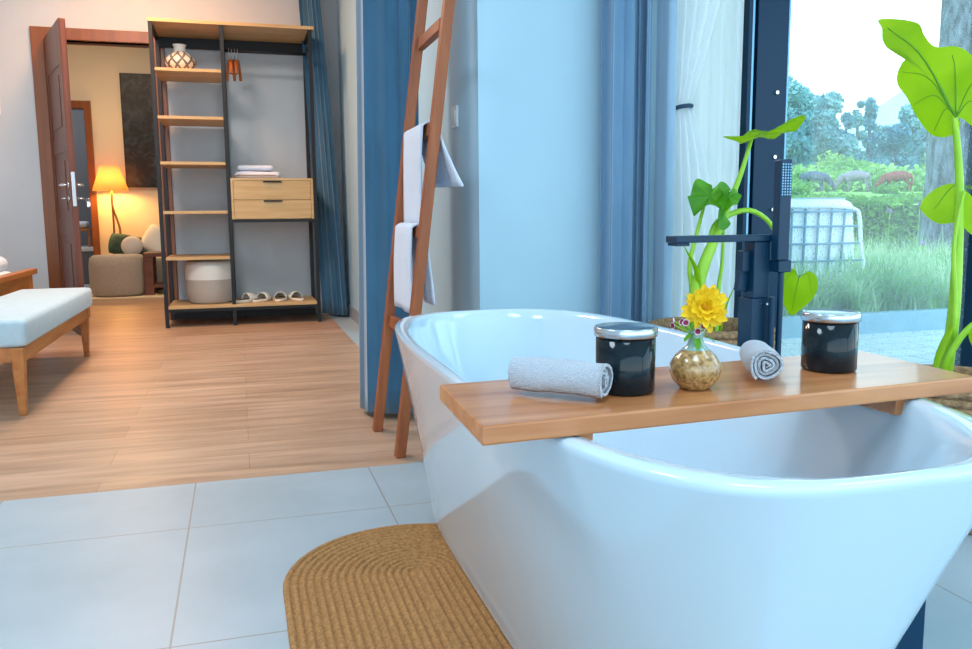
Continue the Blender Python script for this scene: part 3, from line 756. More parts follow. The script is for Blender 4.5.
# ------------------------------------------------------------------ wardrobe
WF, WBk = 6.76, 7.33
wr = thing('open_wardrobe', 'tall open wardrobe with black metal frame and oak shelves', 'wardrobe', (.03, WF, 0))
X0, X1, XM = -.570, .605, -.072
mb = MB(); mb.box((X0-.005, WF-.005, 2.272), (X1+.02, WBk, 2.297)); mb.build('top_panel', M['oak'], wr, bevel=.002)
for x in (X0, XM, X1-.025):
    mb = MB(); mb.box((x, WF, 0), (x+.028, WF+.028, 2.271)); mb.build('front_post', M['black'], wr)
    mb = MB(); mb.box((x, WBk-.03, 0), (x+.03, WBk, 2.271)); mb.build('rear_post', M['brownmetal'], wr)
for x in (X0, XM, X1-.025):
    for z in (.12, 2.245):
        mb = MB(); mb.box((x+.002, WF+.028, z), (x+.026, WBk-.03, z+.024)); mb.build('side_rail', M['black'], wr)
for xa, xb in ((X0+.03, XM), (XM+.03, X1-.025)):
    mb = MB(); mb.box((xa, WBk-.025, 2.19), (xb, WBk, 2.27)); mb.build('rear_beam', M['black'], wr)
for i, z in enumerate((1.947, 1.599, 1.262, .893, .542)):
    mb = MB(); mb.box((X0+.029, WF+.004, z-.022), (XM-.001, WBk-.031, z)); mb.build('shelf', M['oak'], wr, bevel=.001)
mb = MB(); mb.box((X0+.029, WF-.002, .145), (X1-.026, WBk-.031, .167)); mb.build('bottom_shelf', M['oak'], wr, bevel=.001)
mb = MB(); mb.box((X0+.03, WF+.004, .121), (X1-.026, WF+.03, .1445)); mb.build('front_rail', M['black'], wr)
mb = MB(); mb.box((X0+.03, WBk-.02, .0), (X1-.026, WBk-.002, .13)); mb.build('kick_panel', M['brownmetal'], wr)
mb = MB(); mb.tube([(XM+.028, 7.0, 2.13), (X1-.026, 7.0, 2.13)], .013, 12); mb.build('hanging_rail', M['black'], wr)
for xa in (XM+.028, X1-.031):
    mb = MB(); mb.box((xa, WF+.03, 2.115), (xa+.005, 7.03, 2.145)); mb.build('rail_bracket', M['black'], wr)
# drawer unit (fixed into the frame: a part)
mb = MB(); dx0, dx1, dz0, dz1 = XM+.029, X1+.0, .825, 1.142
dx1 = X1-.026
mb.box((dx0, WF+.02, dz0), (dx0+.018, 7.28, dz1)); mb.box((dx1-.018, WF+.02, dz0), (dx1, 7.28, dz1)); mb.box((dx0, WF-.002, dz1-.018), (dx1, 7.28, dz1)); mb.box((dx0+.018, WF+.02, dz0), (dx1-.018, 7.28, dz0+.018)); mb.box((dx0+.018, 7.265, dz0+.018), (dx1-.018, 7.28, dz1-.018))
mb.box((dx0, WF-.002, dz0), (dx0+.018, WF+.02, dz1-.018)); mb.box((dx1-.018, WF-.002, dz0), (dx1, WF+.02, dz1-.018))
db = mb.build('drawer_box', M['oak'], wr, bevel=.001)
for za, zb in ((dz0+.004, dz0+.148), (dz0+.152, dz1-.02)):
    mb = MB(); mb.box((dx0+.02, WF, za), (dx1-.02, WF+.018, zb)); mb.box((dx0+.03, WF+.018, za+.03), (dx1-.03, 7.2, zb-.02)); dw = mb.build('drawer', M['oak'], db, bevel=.001)
    cx = (dx0+dx1)/2; mb = MB(); mb.box((cx-.07, WF-.012, zb-.012), (cx+.07, WF+.001, zb-.001)); mb.build('drawer_pull', M['black'], dw)
mb = MB(); mb.box((dx0, WF+.002, dz0-.022), (dx1, WF+.028, dz0-.001)); mb.build('drawer_rail', M['black'], wr)

# vase on the shelf
t = thing('patterned_vase', 'cream vase with grey diamond pattern on the highest wardrobe shelf', 'vase', (-.37, 6.98, 1.948))
mb = MB(); mb.lathe([(.05, 0), (.09, .02), (.115, .065), (.108, .10), (.075, .135), (.05, .15)], (-.37, 6.98, 1.948), 40, cap1=False); mb.build('vase_body', M['diamond'], t)
mb = MB(); mb.lathe([(.05, .15), (.042, .165), (.042, .19), (.05, .205), (.043, .205), (.036, .17)], (-.37, 6.98, 1.948), 32, cap0=False, cap1=False); mb.build('vase_neck', M['canvas'], t)
# hangers
def make_hanger():
    t = thing('clothes_hanger', 'orange brown wooden clothes hanger bunched with others on the wardrobe rail', 'hanger', (0, 7.0, 2.13), 'wooden clothes hangers on the wardrobe rail')
    mb = MB(); h = [(0, 7.0+.018*math.cos(a), 2.13+.018*math.sin(a)) for a in [(-30+20*i)*PI/180 for i in range(12)]]
    h += [(0, 7.0, 2.103), (0, 7.0, 2.065)]
    mb.tube(h, .0022, 6); mb.build('hook', M['chrome'], t)
    mb = MB(); pts = spline([(0, 6.83, 1.93), (0, 6.87, 1.985), (0, 7.0, 2.06), (0, 7.13, 1.985), (0, 7.17, 1.93)], 17)
    mb.tube(pts, [.011]*17, 8, flat=.9); mb.build('hanger_arm', M['hanger'], t)
    return t
h0 = make_hanger()
for i, (dx, rz) in enumerate(((.0, .12), (.022, -.08), (.044, .05), (.066, -.1))):
    h = h0 if i == 0 else copy_tree(h0)
    h.location.x = -.012+dx; h.rotation_euler.z = rz
# folded towels on drawers
def folded(x, y, z, w, d, h, label):
    t = thing('folded_towel', label, 'towel', (x, y, z), 'folded white towels on the wardrobe drawers')
    mb = MB()
    n = 1
    for i in range(n):
        zz = z+h*i/n; rbox(mb, (x-w/2+.004*i, y-d/2, zz), (x+w/2-.006*i, y+d/2, zz+h/n-.001), min(h/n*.45, .03))
    for i_, p in enumerate(mb.v): mb.v[i_] = p+V((.006*math.sin(p.y*40+z*9), .006*math.sin(p.x*35), -.006*(1+math.sin(p.x*22+z*30)) if p.z > z+h*.5 else 0))
    mb.build('towel_cloth', M['terryfine'], t); return t
folded(.16, 6.98, dz1+.001, .34, .30, .06, 'folded white towel lying directly on top of the wardrobe drawers')
folded(.15, 6.99, dz1+.062, .27, .27, .045, 'folded white towel topmost of the pair on the wardrobe drawers')
# laundry basket
bxk, byk, bz = -.235, 6.99, .168
t = thing('fabric_basket', 'round fabric basket, white above and taupe below, on the bottom wardrobe shelf', 'basket', (bxk, byk, bz))
mb = MB(); mb.lathe([(.155, .001), (.17, .02), (.182, .1), (.186, .19)], (bxk, byk, bz), 40, cap1=False); mb.build('lower_band', M['canvasgrey'], t)
mb = MB(); mb.lathe([(.186, .19), (.188, .24), (.18, .30), (.165, .335), (.158, .325), (.165, .25), (.165, .05), (.02, .03)], (bxk, byk, bz), 40, cap0=False); mb.build('upper_band', M['canvas'], t)
# slippers
def make_slipper():
    t = thing('slipper', 'cream open backed slipper', 'slipper', (0, 0, .168), 'cream slippers on the bottom wardrobe shelf')
    def sole(s, z, n=28):
        out = []
        for i in range(n):
            a = 2*PI*i/n; y = -.125*math.cos(a); w_ = .047*(1+.16*math.cos(a))*math.sin(a); out.append((w_*s, y*s, z))
        return out
    off = V((0, 0, .168))
    mb = MB(); mb.rings([[V(p)+off for p in sole(.97, .0005)], [V(p)+off for p in sole(1, .006)], [V(p)+off for p in sole(1, .016)], [V(p)+off for p in sole(.95, .02)]]); mb.build('sole', M['slipper'], t)
    mb = MB(); mb.rings([[V(p)+off for p in sole(.86, .0202)], [V(p)+off for p in sole(.84, .0225)]]); mb.build('insole', M['insole'], t)
    mb = MB(); g = []
    for j in range(9):
        y = -.118+.125*j/8
        w_ = .047*(1+.16*(-y/.125))*math.sqrt(max(0, 1-(y/.125)**2))+.002; hh = .012+.045*math.sin(min(1, j/6)*PI/2)
        for i in range(13):
            a = PI*i/12; g.append((w_*math.cos(a), y, .168+.012+hh*math.sin(a)))
    fs = [(j*13+i, j*13+i+1, (j+1)*13+i+1, (j+1)*13+i) for j in range(8) for i in range(12)]
    mb.add(g, fs, 0, True); mb.build('upper', M['slipper'], t, solid=.006)
    return t
s0 = make_slipper()
for i, (x, y, rz, lb) in enumerate(((.035, 6.93, 2.3, 'leftmost cream slipper, nearest the fabric basket, turned sideways'), (.155, 6.93, 2.6, 'cream slipper second from the fabric basket on the bottom shelf'), (.30, 6.93, 3.0, 'cream slipper third from the fabric basket on the bottom shelf'), (.43, 6.93, 3.45, 'rightmost cream slipper on the bottom wardrobe shelf'))):
    s = s0 if i == 0 else copy_tree(s0)
    s.location = (x, y, .168); s.rotation_euler.z = rz; s['label'] = lb

# ------------------------------------------------------------------ lounge beyond the door
mb = MB(); mb.box((-3.2, 9.34, .0005), (.9, 10.3, .02)); tag(mb.build('lounge_rug', M['rugcream'], bevel=.006), 'cream rug under the pouf beyond the doorway', 'rug')
mb = MB(); rz_ = .02; mb.lathe([(.24, .001), (.275, .03), (.287, .12), (.287, .32), (.275, .40), (.24, .43), (.1, .438), (.001, .44)], (-1.255, 9.66, rz_), 48, cap1=False); tag(mb.build('pouf', M['pouf'], loc=(-1.255, 9.66, rz_)), 'round taupe pouf in front of the lit lamp in the next room', 'pouf')
t = thing('coffee_table', 'dark reddish wooden low table beside the pouf', 'table', (-.75, 9.75, .02))
mb = MB(); mb.box((-.985, 9.5, .43), (-.35, 9.95, .47)); mb.build('table_top', M['tablewood'], t, bevel=.004)
for x in (-.985, -.43):
    for y in (9.51, 9.87):
        mb = MB(); mb.box((x, y, .021), (x+.09, y+.07, .43)); mb.build('leg', M['tablewood'], t, bevel=.003)
mb = MB(); mb.box((-.9, 9.52, .1), (-.43, 9.93, .13)); mb.build('lower_shelf', M['tablewood'], t)
sf = thing('sofa', 'grey upholstered sofa against the cream wall beyond the doorway', 'sofa', (-.2, 10.4, 0))
mb = MB(); rbox(mb, (-1.5, 10.06, .05), (.9, 10.84, .40), .05); mb.build('seat', M['sofa'], sf)
mb = MB(); rbox(mb, (-1.06, 10.62, .38), (.9, 10.86, .75), .06); mb.build('backrest', M['sofa'], sf)
for x in (-1.4, .75):
    for y in (10.12, 10.74):
        mb = MB(); mb.box((x, y, 0.021 if y < 10.3 else 0), (x+.05, y+.05, .06)); mb.build('foot', M['tablewood'], sf)
def pillow(name, label, c, w, h, d, m, rot, m2=None):
    mb = MB(); n = 14; g = []
    mt = Matrix.Translation(c) @ rot
    for side in (1, -1):
        for i in range(n+1):
            for j in range(n+1):
                u, v = i/n*2-1, j/n*2-1
                th = d/2*(max(0, (1-u**4))*max(0, (1-v**4)))**.5
                g.append(mt @ V((u*w/2*(1-.08*v*v), side*th, v*h/2*(1-.08*u*u))))
    k = (n+1)**2
    fs = [(s*k+i*(n+1)+j, s*k+(i+1)*(n+1)+j, s*k+(i+1)*(n+1)+j+1, s*k+i*(n+1)+j+1) for s in (0, 1) for i in range(n) for j in range(n)]
    mb.add(g, fs, 0, True)
    return tag(mb.build(name, m, loc=c), label, 'cushion', 'cushions on the sofa')
pillow('throw_pillow', 'dark green cushion leaning behind the round greige one on the sofa', (-1.19, 10.42, .51), .50, .27, .15, M['greenp'], Matrix.Rotation(.25, 4, 'Z') @ Matrix.Rotation(-.45, 4, 'X') @ Matrix.Rotation(.25, 4, 'Y'))
pillow('throw_pillow', 'white cushion with dark piping leaning at the right on the sofa', (-.90, 10.42, .57), .36, .34, .13, M['pattern'], Matrix.Rotation(-.4, 4, 'X') @ Matrix.Rotation(.5, 4, 'Y'))
mb = MB(); mb.lathe([(.001, -.06), (.09, -.055), (.135, -.025), (.145, 0), (.135, .025), (.09, .055), (.001, .06)], (-1.17, 10.24, .525), 32, cap0=False, cap1=False, mtx=Matrix.Rotation(PI/2-.3, 4, 'X') @ Matrix.Diagonal((.8, .8, 1., 1)))
tag(mb.build('round_cushion', M['pillow'], loc=(-1.17, 10.24, .525)), 'round greige cushion in front of the dark green one on the sofa', 'cushion', 'cushions on the sofa')
# floor lamp
lx_, ly_ = -1.385, 10.5
lx_, ly_ = -1.405, 10.62
t = thing('floor_lamp', 'lit floor lamp with cream cone shade and twisted wooden stand', 'lamp', (lx_, ly_, 0))
t.location = (lx_-.27, ly_, 0)
LXx = lx_-.0
mb = MB(); mb.lathe([(.14, 0), (.14, .015), (.03, .025)], (LXx-.16, ly_+.08, 0), 24); mb.build('base', M['lampwood'], t)
mb = MB(); mb.tube(spline([(LXx-.16, ly_+.08, .02), (LXx-.03, ly_, .3), (LXx, ly_, .45), (LXx+.01, ly_, .8), (LXx, ly_, 1.36)], 20), [.018]*12+[.012]*8, 8)
mb.tube(spline([(LXx-.05, ly_-.01, .36), (LXx+.06, ly_-.02, .55), (LXx+.075, ly_-.02, .72), (LXx+.01, ly_-.01, .98), (LXx+.01, ly_, 1.15)], 20), .012, 8); mb.build('stand', M['lampwood'], t)
mb = MB(); mb.lathe([(.195, 1.155), (.10, 1.44)], (LXx, ly_, 0), 40, cap0=False, cap1=False); mb.build('lamp_shade', M['shade'], t, solid=.003)
mb = MB(); mb.lathe([(.001, 1.36), (.02, 1.365), (.03, 1.33), (.02, 1.29), (.012, 1.27)], (LXx, ly_, .0), 16, cap0=False)
me_, N, L, b = base('glowing_bulb'); b.inputs['Emission Color'].default_value = (1, .55, .2, 1); b.inputs['Emission Strength'].default_value = 30
mb.build('bulb', me_, t)
# painting
t = thing('painting', 'large dark abstract painting on the wall beyond the doorway', 'painting', (-.85, 10.9, 1.2))
mb = MB(); mb.box((-1.262, 10.862, 1.205), (-.55, 10.9, 2.53)); mb.build('frame', M['black'], t)
mb = MB(); mb.box((-1.25, 10.858, 1.217), (-.562, 10.862, 2.518)); mb.build('canvas', M['paint'], t)
# room past the far doorway
t = thing('low_cabinet', 'grey low cabinet with white top seen through the far doorway', 'cabinet', (-2.2, 12, 0))
mb = MB(); mb.box((-2.9, 11.7, 0), (-1.5, 12.3, .42)); mb.build('cabinet_body', M['greywall'], t)
mb = MB(); mb.box((-2.92, 11.68, .42), (-1.48, 12.32, .47)); mb.build('cabinet_top', M['white_plastic'], t, bevel=.005)
t = thing('wooden_stool', 'small wooden stand on the grey low cabinet in the far room', 'stand', (-1.98, 11.95, .47))
mb = MB(); mb.box((-2.12, 11.8, .68), (-1.84, 12.08, .71)); mb.build('top', M['benchwood'], t)
for x in (-2.11, -1.87):
    for y in (11.81, 12.05):
        mb = MB(); mb.box((x, y, .471), (x+.025, y+.025, .68)); mb.build('leg', M['benchwood'], t)
mb = MB(); rbox(mb, (-2.09, 11.83, .711), (-1.87, 12.05, .80), .035); tag(mb.build('towel_stack', M['terryfine'], loc=(-1.98, 11.94, .711)), 'pale folded towel on the small wooden stand in the far room', 'towel')

# ------------------------------------------------------------------ woven baskets and plants
def woven(x, y, r0, r1, h, label, name='woven_basket'):
    t = thing(name, label, 'basket', (x, y, 0), 'woven planter baskets')
    mb = MB(); prof = []; n = 9*6
    rows = int(h/.022)
    for i in range(rows):
        zc = h*(i+.5)/rows; f = math.sin(PI*(.18+.62*zc/h)); r = r0+(r1-r0)*(zc/h)+.02*f
        for k in range(-2, 3): prof.append((r+.010*math.cos(k*PI/4.2), zc+h/rows*.5*math.sin(k*PI/4.2)))
    R_ = prof[-1][0]
    prof += [(R_-.01, h+.004), (R_-.025, h), (R_-.03, h-.02), (R_-.03, h*.3)]
    mb.lathe(prof, (x, y, .001), 72, cap1=False)
    # vertical weave: nudge alternate columns
    for i_, p in enumerate(mb.v):
        j = i_ % 72; a = V((p.x-x, p.y-y, 0))
        row = (i_//72)//5
        mb.v[i_] = p + a*(.012 if (j//2+row) % 2 else 0)
    mb.build('basket_body', M['seagrass'], t)
    mb = MB(); mb.lathe([(R_-.031, h*.6), (R_-.031, h-.085), (.02, h-.075)], (x, y, 0), 40); mb.build('soil', M['soil'], t)
    return t
LPX, LPY = 1.585, 2.58
woven(LPX, LPY, .185, .20, .455, 'round woven seagrass basket holding the plant beside the white sheer curtain')
RPX, RPY = 1.90, 1.82
woven(RPX, RPY, .17, .185, .385, 'round woven seagrass basket right of the bathtub, under the large lime leaf')

def blade(mb, outline, c, n, up, cup=.06, scale=1., wave=.0, veins=True, base_=None, rings_=7, vr=.0016):
    """heart-shaped leaf from a 2-D outline around a centre; (x right, y up) in leaf plane"""
    n = V(n).normalized(); r = V(up).cross(n).normalized(); r = -r if False else r; u = n.cross(r)
    O = [V((x, y, 0)) for x, y in outline]; k = len(O)
    dense = []
    for i in range(k):
        a, b_, c_, d = O[i-1], O[i], O[(i+1) % k], O[(i+2) % k]
        for t in (0, .25, .5, .75): dense.append(.5*((2*b_)+(c_-a)*t+(2*a-5*b_+4*c_-d)*t*t+(-a+3*b_-3*c_+d)*t**3))
    cc = sum(dense, V())/len(dense)
    def P(p):
        rr = (p-cc).length
        z = cup*rr*rr/max(scale, .01) + wave*math.sin(5*math.atan2(p.y-cc.y, p.x-cc.x)+1)*rr
        return V(c)+r*p.x*scale+u*p.y*scale+n*z*scale
    rings = []
    for i in range(1, rings_+1): rings.append([P(cc.lerp(p, i/rings_)) for p in dense])
    m_ = len(dense)
    k0 = len(mb.v); mb.v.append(P(cc)); mb.v += [q for rg in rings for q in rg]
    for j in range(m_): mb.f.append([k0, k0+1+j, k0+1+(j+1) % m_]); mb.mi.append(0); mb.sm.append(True)
    for i in range(rings_-1):
        for j in range(m_):
            a = k0+1+i*m_+j; b2 = k0+1+i*m_+(j+1) % m_
            mb.f.append([a, a+m_, b2+m_, b2]); mb.mi.append(0); mb.sm.append(True)
    if veins:
        bs = V((base_[0], base_[1], 0)) if base_ else V((0, 0, 0))
        for p, thick in veins if isinstance(veins, list) else []:
            e = V((p[0], p[1], 0)); mid = bs.lerp(e, .5) + V((0, .04, 0))
            for s_ in (1, -1): mb.tube([P(q)+n*vr*.3*s_ for q in spline([bs, mid, e], 10)], [thick*(1-.07*i) for i in range(10)], 5, 1)

# camera-ward directions
toc = lambda x, y, z: (V((0, 0, .85))-V((x, y, z))).normalized()
# ---- right plant
pr = thing('potted_elephant_ear', 'elephant ear plant with huge lime leaf, right of the bathtub', 'plant', (RPX, RPY, .3))
S0 = V((RPX-.04, RPY, .33))
mb = MB(); mb.tube(spline([S0, (1.862, 1.80, .55), (1.862, 1.80, .75), (1.852, 1.80, .93), (1.822, 1.80, 1.10)], 24), [.019-.011*i/23 for i in range(24)], 12); mb.build('stem', M['stem'], pr)
mb = MB(); mb.tube(spline([S0+V((0, 0, .02)), (1.838, 1.77, .5), (1.832, 1.77, .62), (1.818, 1.77, .76), (1.85, 1.78, .90)], 20), [.010-.006*i/19 for i in range(20)], 10); mb.build('stem', M['stem'], pr)
mb = MB(); mb.tube(spline([S0+V((-.01, 0, -.02)), (1.815, 1.77, .44), (1.85, 1.73, .545), (1.9, 1.70, .56)], 14), [.012-.006*i/13 for i in range(14)], 8); mb.build('stem', M['stem'], pr)
mb = MB(); mb.tube(spline([(1.858, 1.78, .56), (1.825, 1.77, .53), (1.79, 1.77, .46), (1.765, 1.76, .38)], 14), [.003+.008*math.sin(PI*i/13) for i in range(14)], 8, flat=.4); mb.build('spike_leaf', M['lime'], pr)
# big leaf; outline from (px) measured shape, in units of metres around stem joint
A = [(30, 65), (90, 70), (150, 90), (168, 125), (190, 158), (215, 172), (255, 172), (292, 188), (330, 232), (360, 280), (380, 340), (372, 400), (345, 436), (318, 425), (298, 406), (282, 404), (292, 425), (272, 455), (240, 463), (200, 446), (158, 385), (128, 325), (100, 285), (95, 248), (108, 212), (122, 193), (100, 172), (82, 163), (62, 160), (45, 130), (42, 95)]
sc_ = 1/3.42/831*2.42*.93
out = [((x-277)*sc_, -(y-400)*sc_) for x, y in A]
mb = MB(); blade(mb, out, (1.820, 1.793, 1.092), toc(1.8, 1.8, 1.1)+V((0, 0, -.05)), (0, 0, 1), cup=-.25, wave=.02,
    veins=[(((60-277)*sc_, -(95-400)*sc_), .0035), (((350-277)*sc_, -(300-400)*sc_), .0016), (((255-277)*sc_, -(200-400)*sc_), .0022), (((110-277)*sc_, -(240-400)*sc_), .002), (((150-277)*sc_, -(350-400)*sc_), .0016), (((215-277)*sc_, -(440-400)*sc_), .0016), (((355-277)*sc_, -(400-400)*sc_), .0016)])
mb.build('leaf', [M['lime'], M['limevein']], pr)
# second leaf
heart = [(-.01, .0), (-.03, .035), (-.065, .04), (-.10, .01), (-.115, -.05), (-.095, -.12), (-.05, -.18), (0, -.23), (.05, -.18), (.095, -.12), (.115, -.05), (.10, .01), (.065, .04), (.03, .035), (.01, .0)]
def hl(s, flip=1): return [(x*s*flip, y*s) for x, y in heart]
hv = lambda s: [((0, -.2*s), .002), ((-.09*s, -.08*s), .0012), ((.09*s, -.08*s), .0012), ((-.06*s, .02*s), .001), ((.06*s, .02*s), .001)]
mb = MB(); blade(mb, [(x, -y) for x, y in [(-.125, .045), (-.10, .0), (-.05, -.02), (-.01, .01), (0, .02), (.02, -.01), (.06, -.03), (.10, 0), (.12, .06), (.10, .12), (.06, .15), (.0, .12), (-.03, .09), (-.08, .09)]], (1.892, 1.79, .905), toc(1.82, 1.79, .9)+V((0, 0, .25)), (0, 0, 1), cup=-.9, veins=[((-.09, -.05), .0018), ((.09, -.08), .0018), ((.03, -.1), .0016), ((-.03, -.06), .0014)])
mb.build('leaf', [M['lime'], M['limevein']], pr)
mb = MB(); blade(mb, hl(.75), (1.93, 1.70, .56), V((-.6, -.5, .65)), V((0, .2, 1)), cup=-1.4, veins=hv(.75)); mb.build('leaf', [M['lime'], M['limevein']], pr)

# ---- left plant
pl = thing('potted_taro', 'young taro plant with curled green leaves beside the sheer curtain', 'plant', (LPX, LPY, .38))
B0 = V((1.56, 2.56, .385))
def lp(pts, r0, r1, n=22, flat=1.):
    mb = MB(); mb.tube(spline(pts, n), [r0+(r1-r0)*i/(n-1) for i in range(n)], 10, flat=flat); return mb.build('stem', M['stem'], pl)
B0 = V((1.515, 2.56, .385))
lp([B0, (1.52, 2.56, .574), (1.549, 2.56, .673), (1.582, 2.56, .75), (1.611, 2.56, .814), (1.636, 2.56, .875), (1.682, 2.56, .98), (1.722, 2.56, 1.105)], .027, .006)
lp([(1.575, 2.57, .735), (1.59, 2.57, .80), (1.64, 2.57, .838), (1.723, 2.57, .857), (1.798, 2.57, .825), (1.843, 2.57, .768), (1.88, 2.57, .68), (1.90, 2.57, .645)], .012, .006)
lp([B0+V((-.02, 0, 0)), (1.515, 2.58, .57), (1.503, 2.58, .673), (1.535, 2.58, .804), (1.56, 2.58, .90)], .012, .005)
lp([B0+V((.09, 0, 0)), (1.632, 2.6, .57), (1.644, 2.6, .673), (1.644, 2.6, .80), (1.63, 2.6, .88)], .009, .004)
for pts in ([(1.53, 2.55, .50), (1.51, 2.54, .64), (1.45, 2.53, .738)], [(1.62, 2.57, .40), (1.64, 2.56, .52), (1.67, 2.55, .60)], [(1.50, 2.55, .40), (1.49, 2.55, .5), (1.47, 2.54, .57)]):
    mb = MB(); mb.tube(spline(pts, 12), [.011*math.sin(PI*(.35+.64*i/11))+.001 for i in range(12)], 8, flat=.35); mb.build('spike_leaf', M['lime'], pl)
# top leaf, almost edge on
mb = MB(); blade(mb, [(-.10, -.06), (-.03, -.085), (.06, -.08), (.14, -.045), (.21, .0), (.15, .05), (.06, .085), (-.03, .08), (-.09, .055), (-.065, 0)], (1.735, 2.56, 1.108), V((-.25, -.14, 1)), (0, 1, 0), cup=.4, wave=.10, veins=[((.17, 0), .002), ((.05, .06), .0012), ((.05, -.06), .0012)])
mb.build('leaf', [M['lime'], M['limevein']], pl)
# curled leaf
mb = MB()
for k_, (c, nv, s) in enumerate((((1.575, 2.555, .93), (-.5, -.5, .7), .62), ((1.59, 2.54, .90), (.6, -.6, .1), .5), ((1.62, 2.53, .92), (-.2, -.8, .5), .35))):
    blade(mb, [(x, y) for x, y in hl(s)], c, nv, (.3, 0, 1), cup=2.2, wave=.25, veins=False)
mb.build('leaf', [M['midgreen'], M['limevein']], pl)
# drooping leaf at right
mb = MB(); blade(mb, hl(.62), (1.945, 2.57, .615), V((-.8, -.6, .1)), (.25, 0, 1), cup=-.8, veins=hv(.62)); mb.build('leaf', [M['lime'], M['limevein']], pl)

# dark bin behind the near right side of the tub
t = thing('waste_bin', 'dark blue upright box standing low behind the near right side of the bathtub', 'bin', (1.19, 1.0, 0))
t.location = (1.075, 1.15, 0)
mb = MB(); mb.box((1.045, 1.10, .001), (1.122, 1.22, .27)); mb.build('bin_body', M['navyframe'], t, bevel=.004)
mb = MB(); mb.box((1.043, 1.098, .27), (1.124, 1.222, .285)); mb.build('bin_lid', M['navyframe'], t, bevel=.003)

# ------------------------------------------------------------------ outside
def ground_z(x, y):
    d = max(0, y-13.)
    return .06 + 2.3*min(1, d/42.)**1.2 + max(0, y-60)*.012
mb = MB(); xs = [.9+i*3.2 for i in range(80)]; ys = [5.13+.5*i for i in range(20)]+[15+2.5*i for i in range(20)]+[65+12*i for i in range(14)]
g = [(x if i else .9, y, ground_z(x, y)) for y in ys for i, x in enumerate(xs)]
nx = len(xs); mb.add(g, [(j*nx+i, j*nx+i+1, (j+1)*nx+i+1, (j+1)*nx+i) for j in range(len(ys)-1) for i in range(nx-1)], 0, True)
# left part behind the house
mb.add([(-60, 13.4, -.1), (.9, 13.4, -.1), (.9, 210, 3), (-60, 210, 3)], [(0, 1, 2, 3)])
struct(mb.build('ground', M['lawn']))
mb = MB(); mb.box((WX+.2, WB+.2, -.2), (16, 5.05, -.05)); struct(mb.build('ground_patio', M['blocks']))
mb = MB(); mb.box((WX+.2, 5.04, -.2), (16, 5.14, .10)); struct(mb.build('trim_kerb', M['kerb'], bevel=.01))
mb = MB(); mb.box((4.3, -8, -.2), (16, WB+.2, -.06)); mb.box((-14, -12, -.2), (4.3, -3.0, -.06)); mb.box((-14,-12,-.25),(-3.75,-2.99,-.06)); struct(mb.build('ground_terrace', M['stone']))

rnd = random.Random(11)
def leafcard(mb, c, s, mi=0, up=.3):
    d = V((rnd.uniform(-1, 1), rnd.uniform(-1, 1), rnd.uniform(-.4, 1))).normalized()
    a = d.cross(V((rnd.uniform(-1, 1), rnd.uniform(-1, 1), rnd.uniform(-1, 1)))).normalized()
    c = V(c); mb.add([c-a*s*.35, c-d*s, c+a*s*.35, c+d*s], [(0, 1, 2, 3)], mi, False)
# clipped hedge
mb = MB()
for i in range(15000):
    x = rnd.uniform(6.8, 22); y = rnd.choice((rnd.uniform(12.75, 12.95), rnd.uniform(12.8, 14.0))); z = rnd.uniform(.08, 1.12) if y < 12.95 else rnd.uniform(.98, 1.14)
    z += .05*math.sin(x*3.1)
    leafcard(mb, (x, y, z), rnd.uniform(.04, .075))
hd = thing('hedge', 'long clipped green hedge between the garden bed and the horse field', 'hedge', (12, 13.4, .06))
mb.build('foliage', M['hedge'], hd)
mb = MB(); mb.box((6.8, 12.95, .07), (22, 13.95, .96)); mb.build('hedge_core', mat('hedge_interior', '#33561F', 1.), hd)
# field shrubs (low tufts in front of the horses)
for (x, y, r, z, lb) in ((37.0, 50, 1.5, 2.0, 'low green bush in the field in front of the white horse'), (46.2, 51.5, .9, 2.2, 'low green bush in the field below the dusty grey horse')):
    mb = MB()
    for i in range(900):
        v = V((rnd.gauss(0, 1), rnd.gauss(0, 1), rnd.gauss(0, 1))).normalized()*r*rnd.uniform(.7, 1); leafcard(mb, (x+v.x, y+v.y, ground_z(x, y)+abs(v.z)*.75), .14)
    mb.lathe([(.4*r, 0), (.8*r, .2*r), (.7*r, .5*r), (.01, .65*r)], (x, y, ground_z(x, y)-.02), 12, cap1=False)
    tag(mb.build('field_bush', M['hedge'], loc=(x, y, ground_z(x, y))), lb, 'bush', 'bushes in the field')

# ornamental grass bed
mb = MB()
def gblade(mb, x, y, z, h, lean, az, w):
    d = V((math.cos(az), math.sin(az), 0)); s = V((-d.y, d.x, 0)); P = []
    for i in range(6):
        t = i/5; P.append(V((x, y, z))+d*lean*t*t+V((0, 0, h*(t-.35*t*t*lean/max(h, .1)))))
    g = []
    for i, p in enumerate(P):
        ww = w*(1-(i/5)**1.6)+.0008; g += [p-s*ww, p+s*ww]
    mb.add(g, [(2*i, 2*i+1, 2*i+3, 2*i+2) for i in range(5)], 0, True)
for c in range(330):
    cx_ = rnd.uniform(3.4, 9.5); cy_ = rnd.choice((rnd.uniform(5.22, 5.6), rnd.uniform(5.3, 8.4), rnd.uniform(5.3, 8.4))); hh = rnd.uniform(.34, .58) if cy_ < 6.6 else rnd.uniform(.35, .6)
    for i in range(42):
        gblade(mb, cx_+rnd.gauss(0, .05), cy_+rnd.gauss(0, .05), .05, hh*rnd.uniform(.6, 1.15), rnd.uniform(.08, .5), rnd.uniform(0, 2*PI), rnd.uniform(.004, .009))
tag(mb.build('ornamental_grass', M['bladeA'], loc=(6, 6, .05)), 'drifts of thin arching ornamental grass behind the pale kerb', 'grass', kind='stuff')
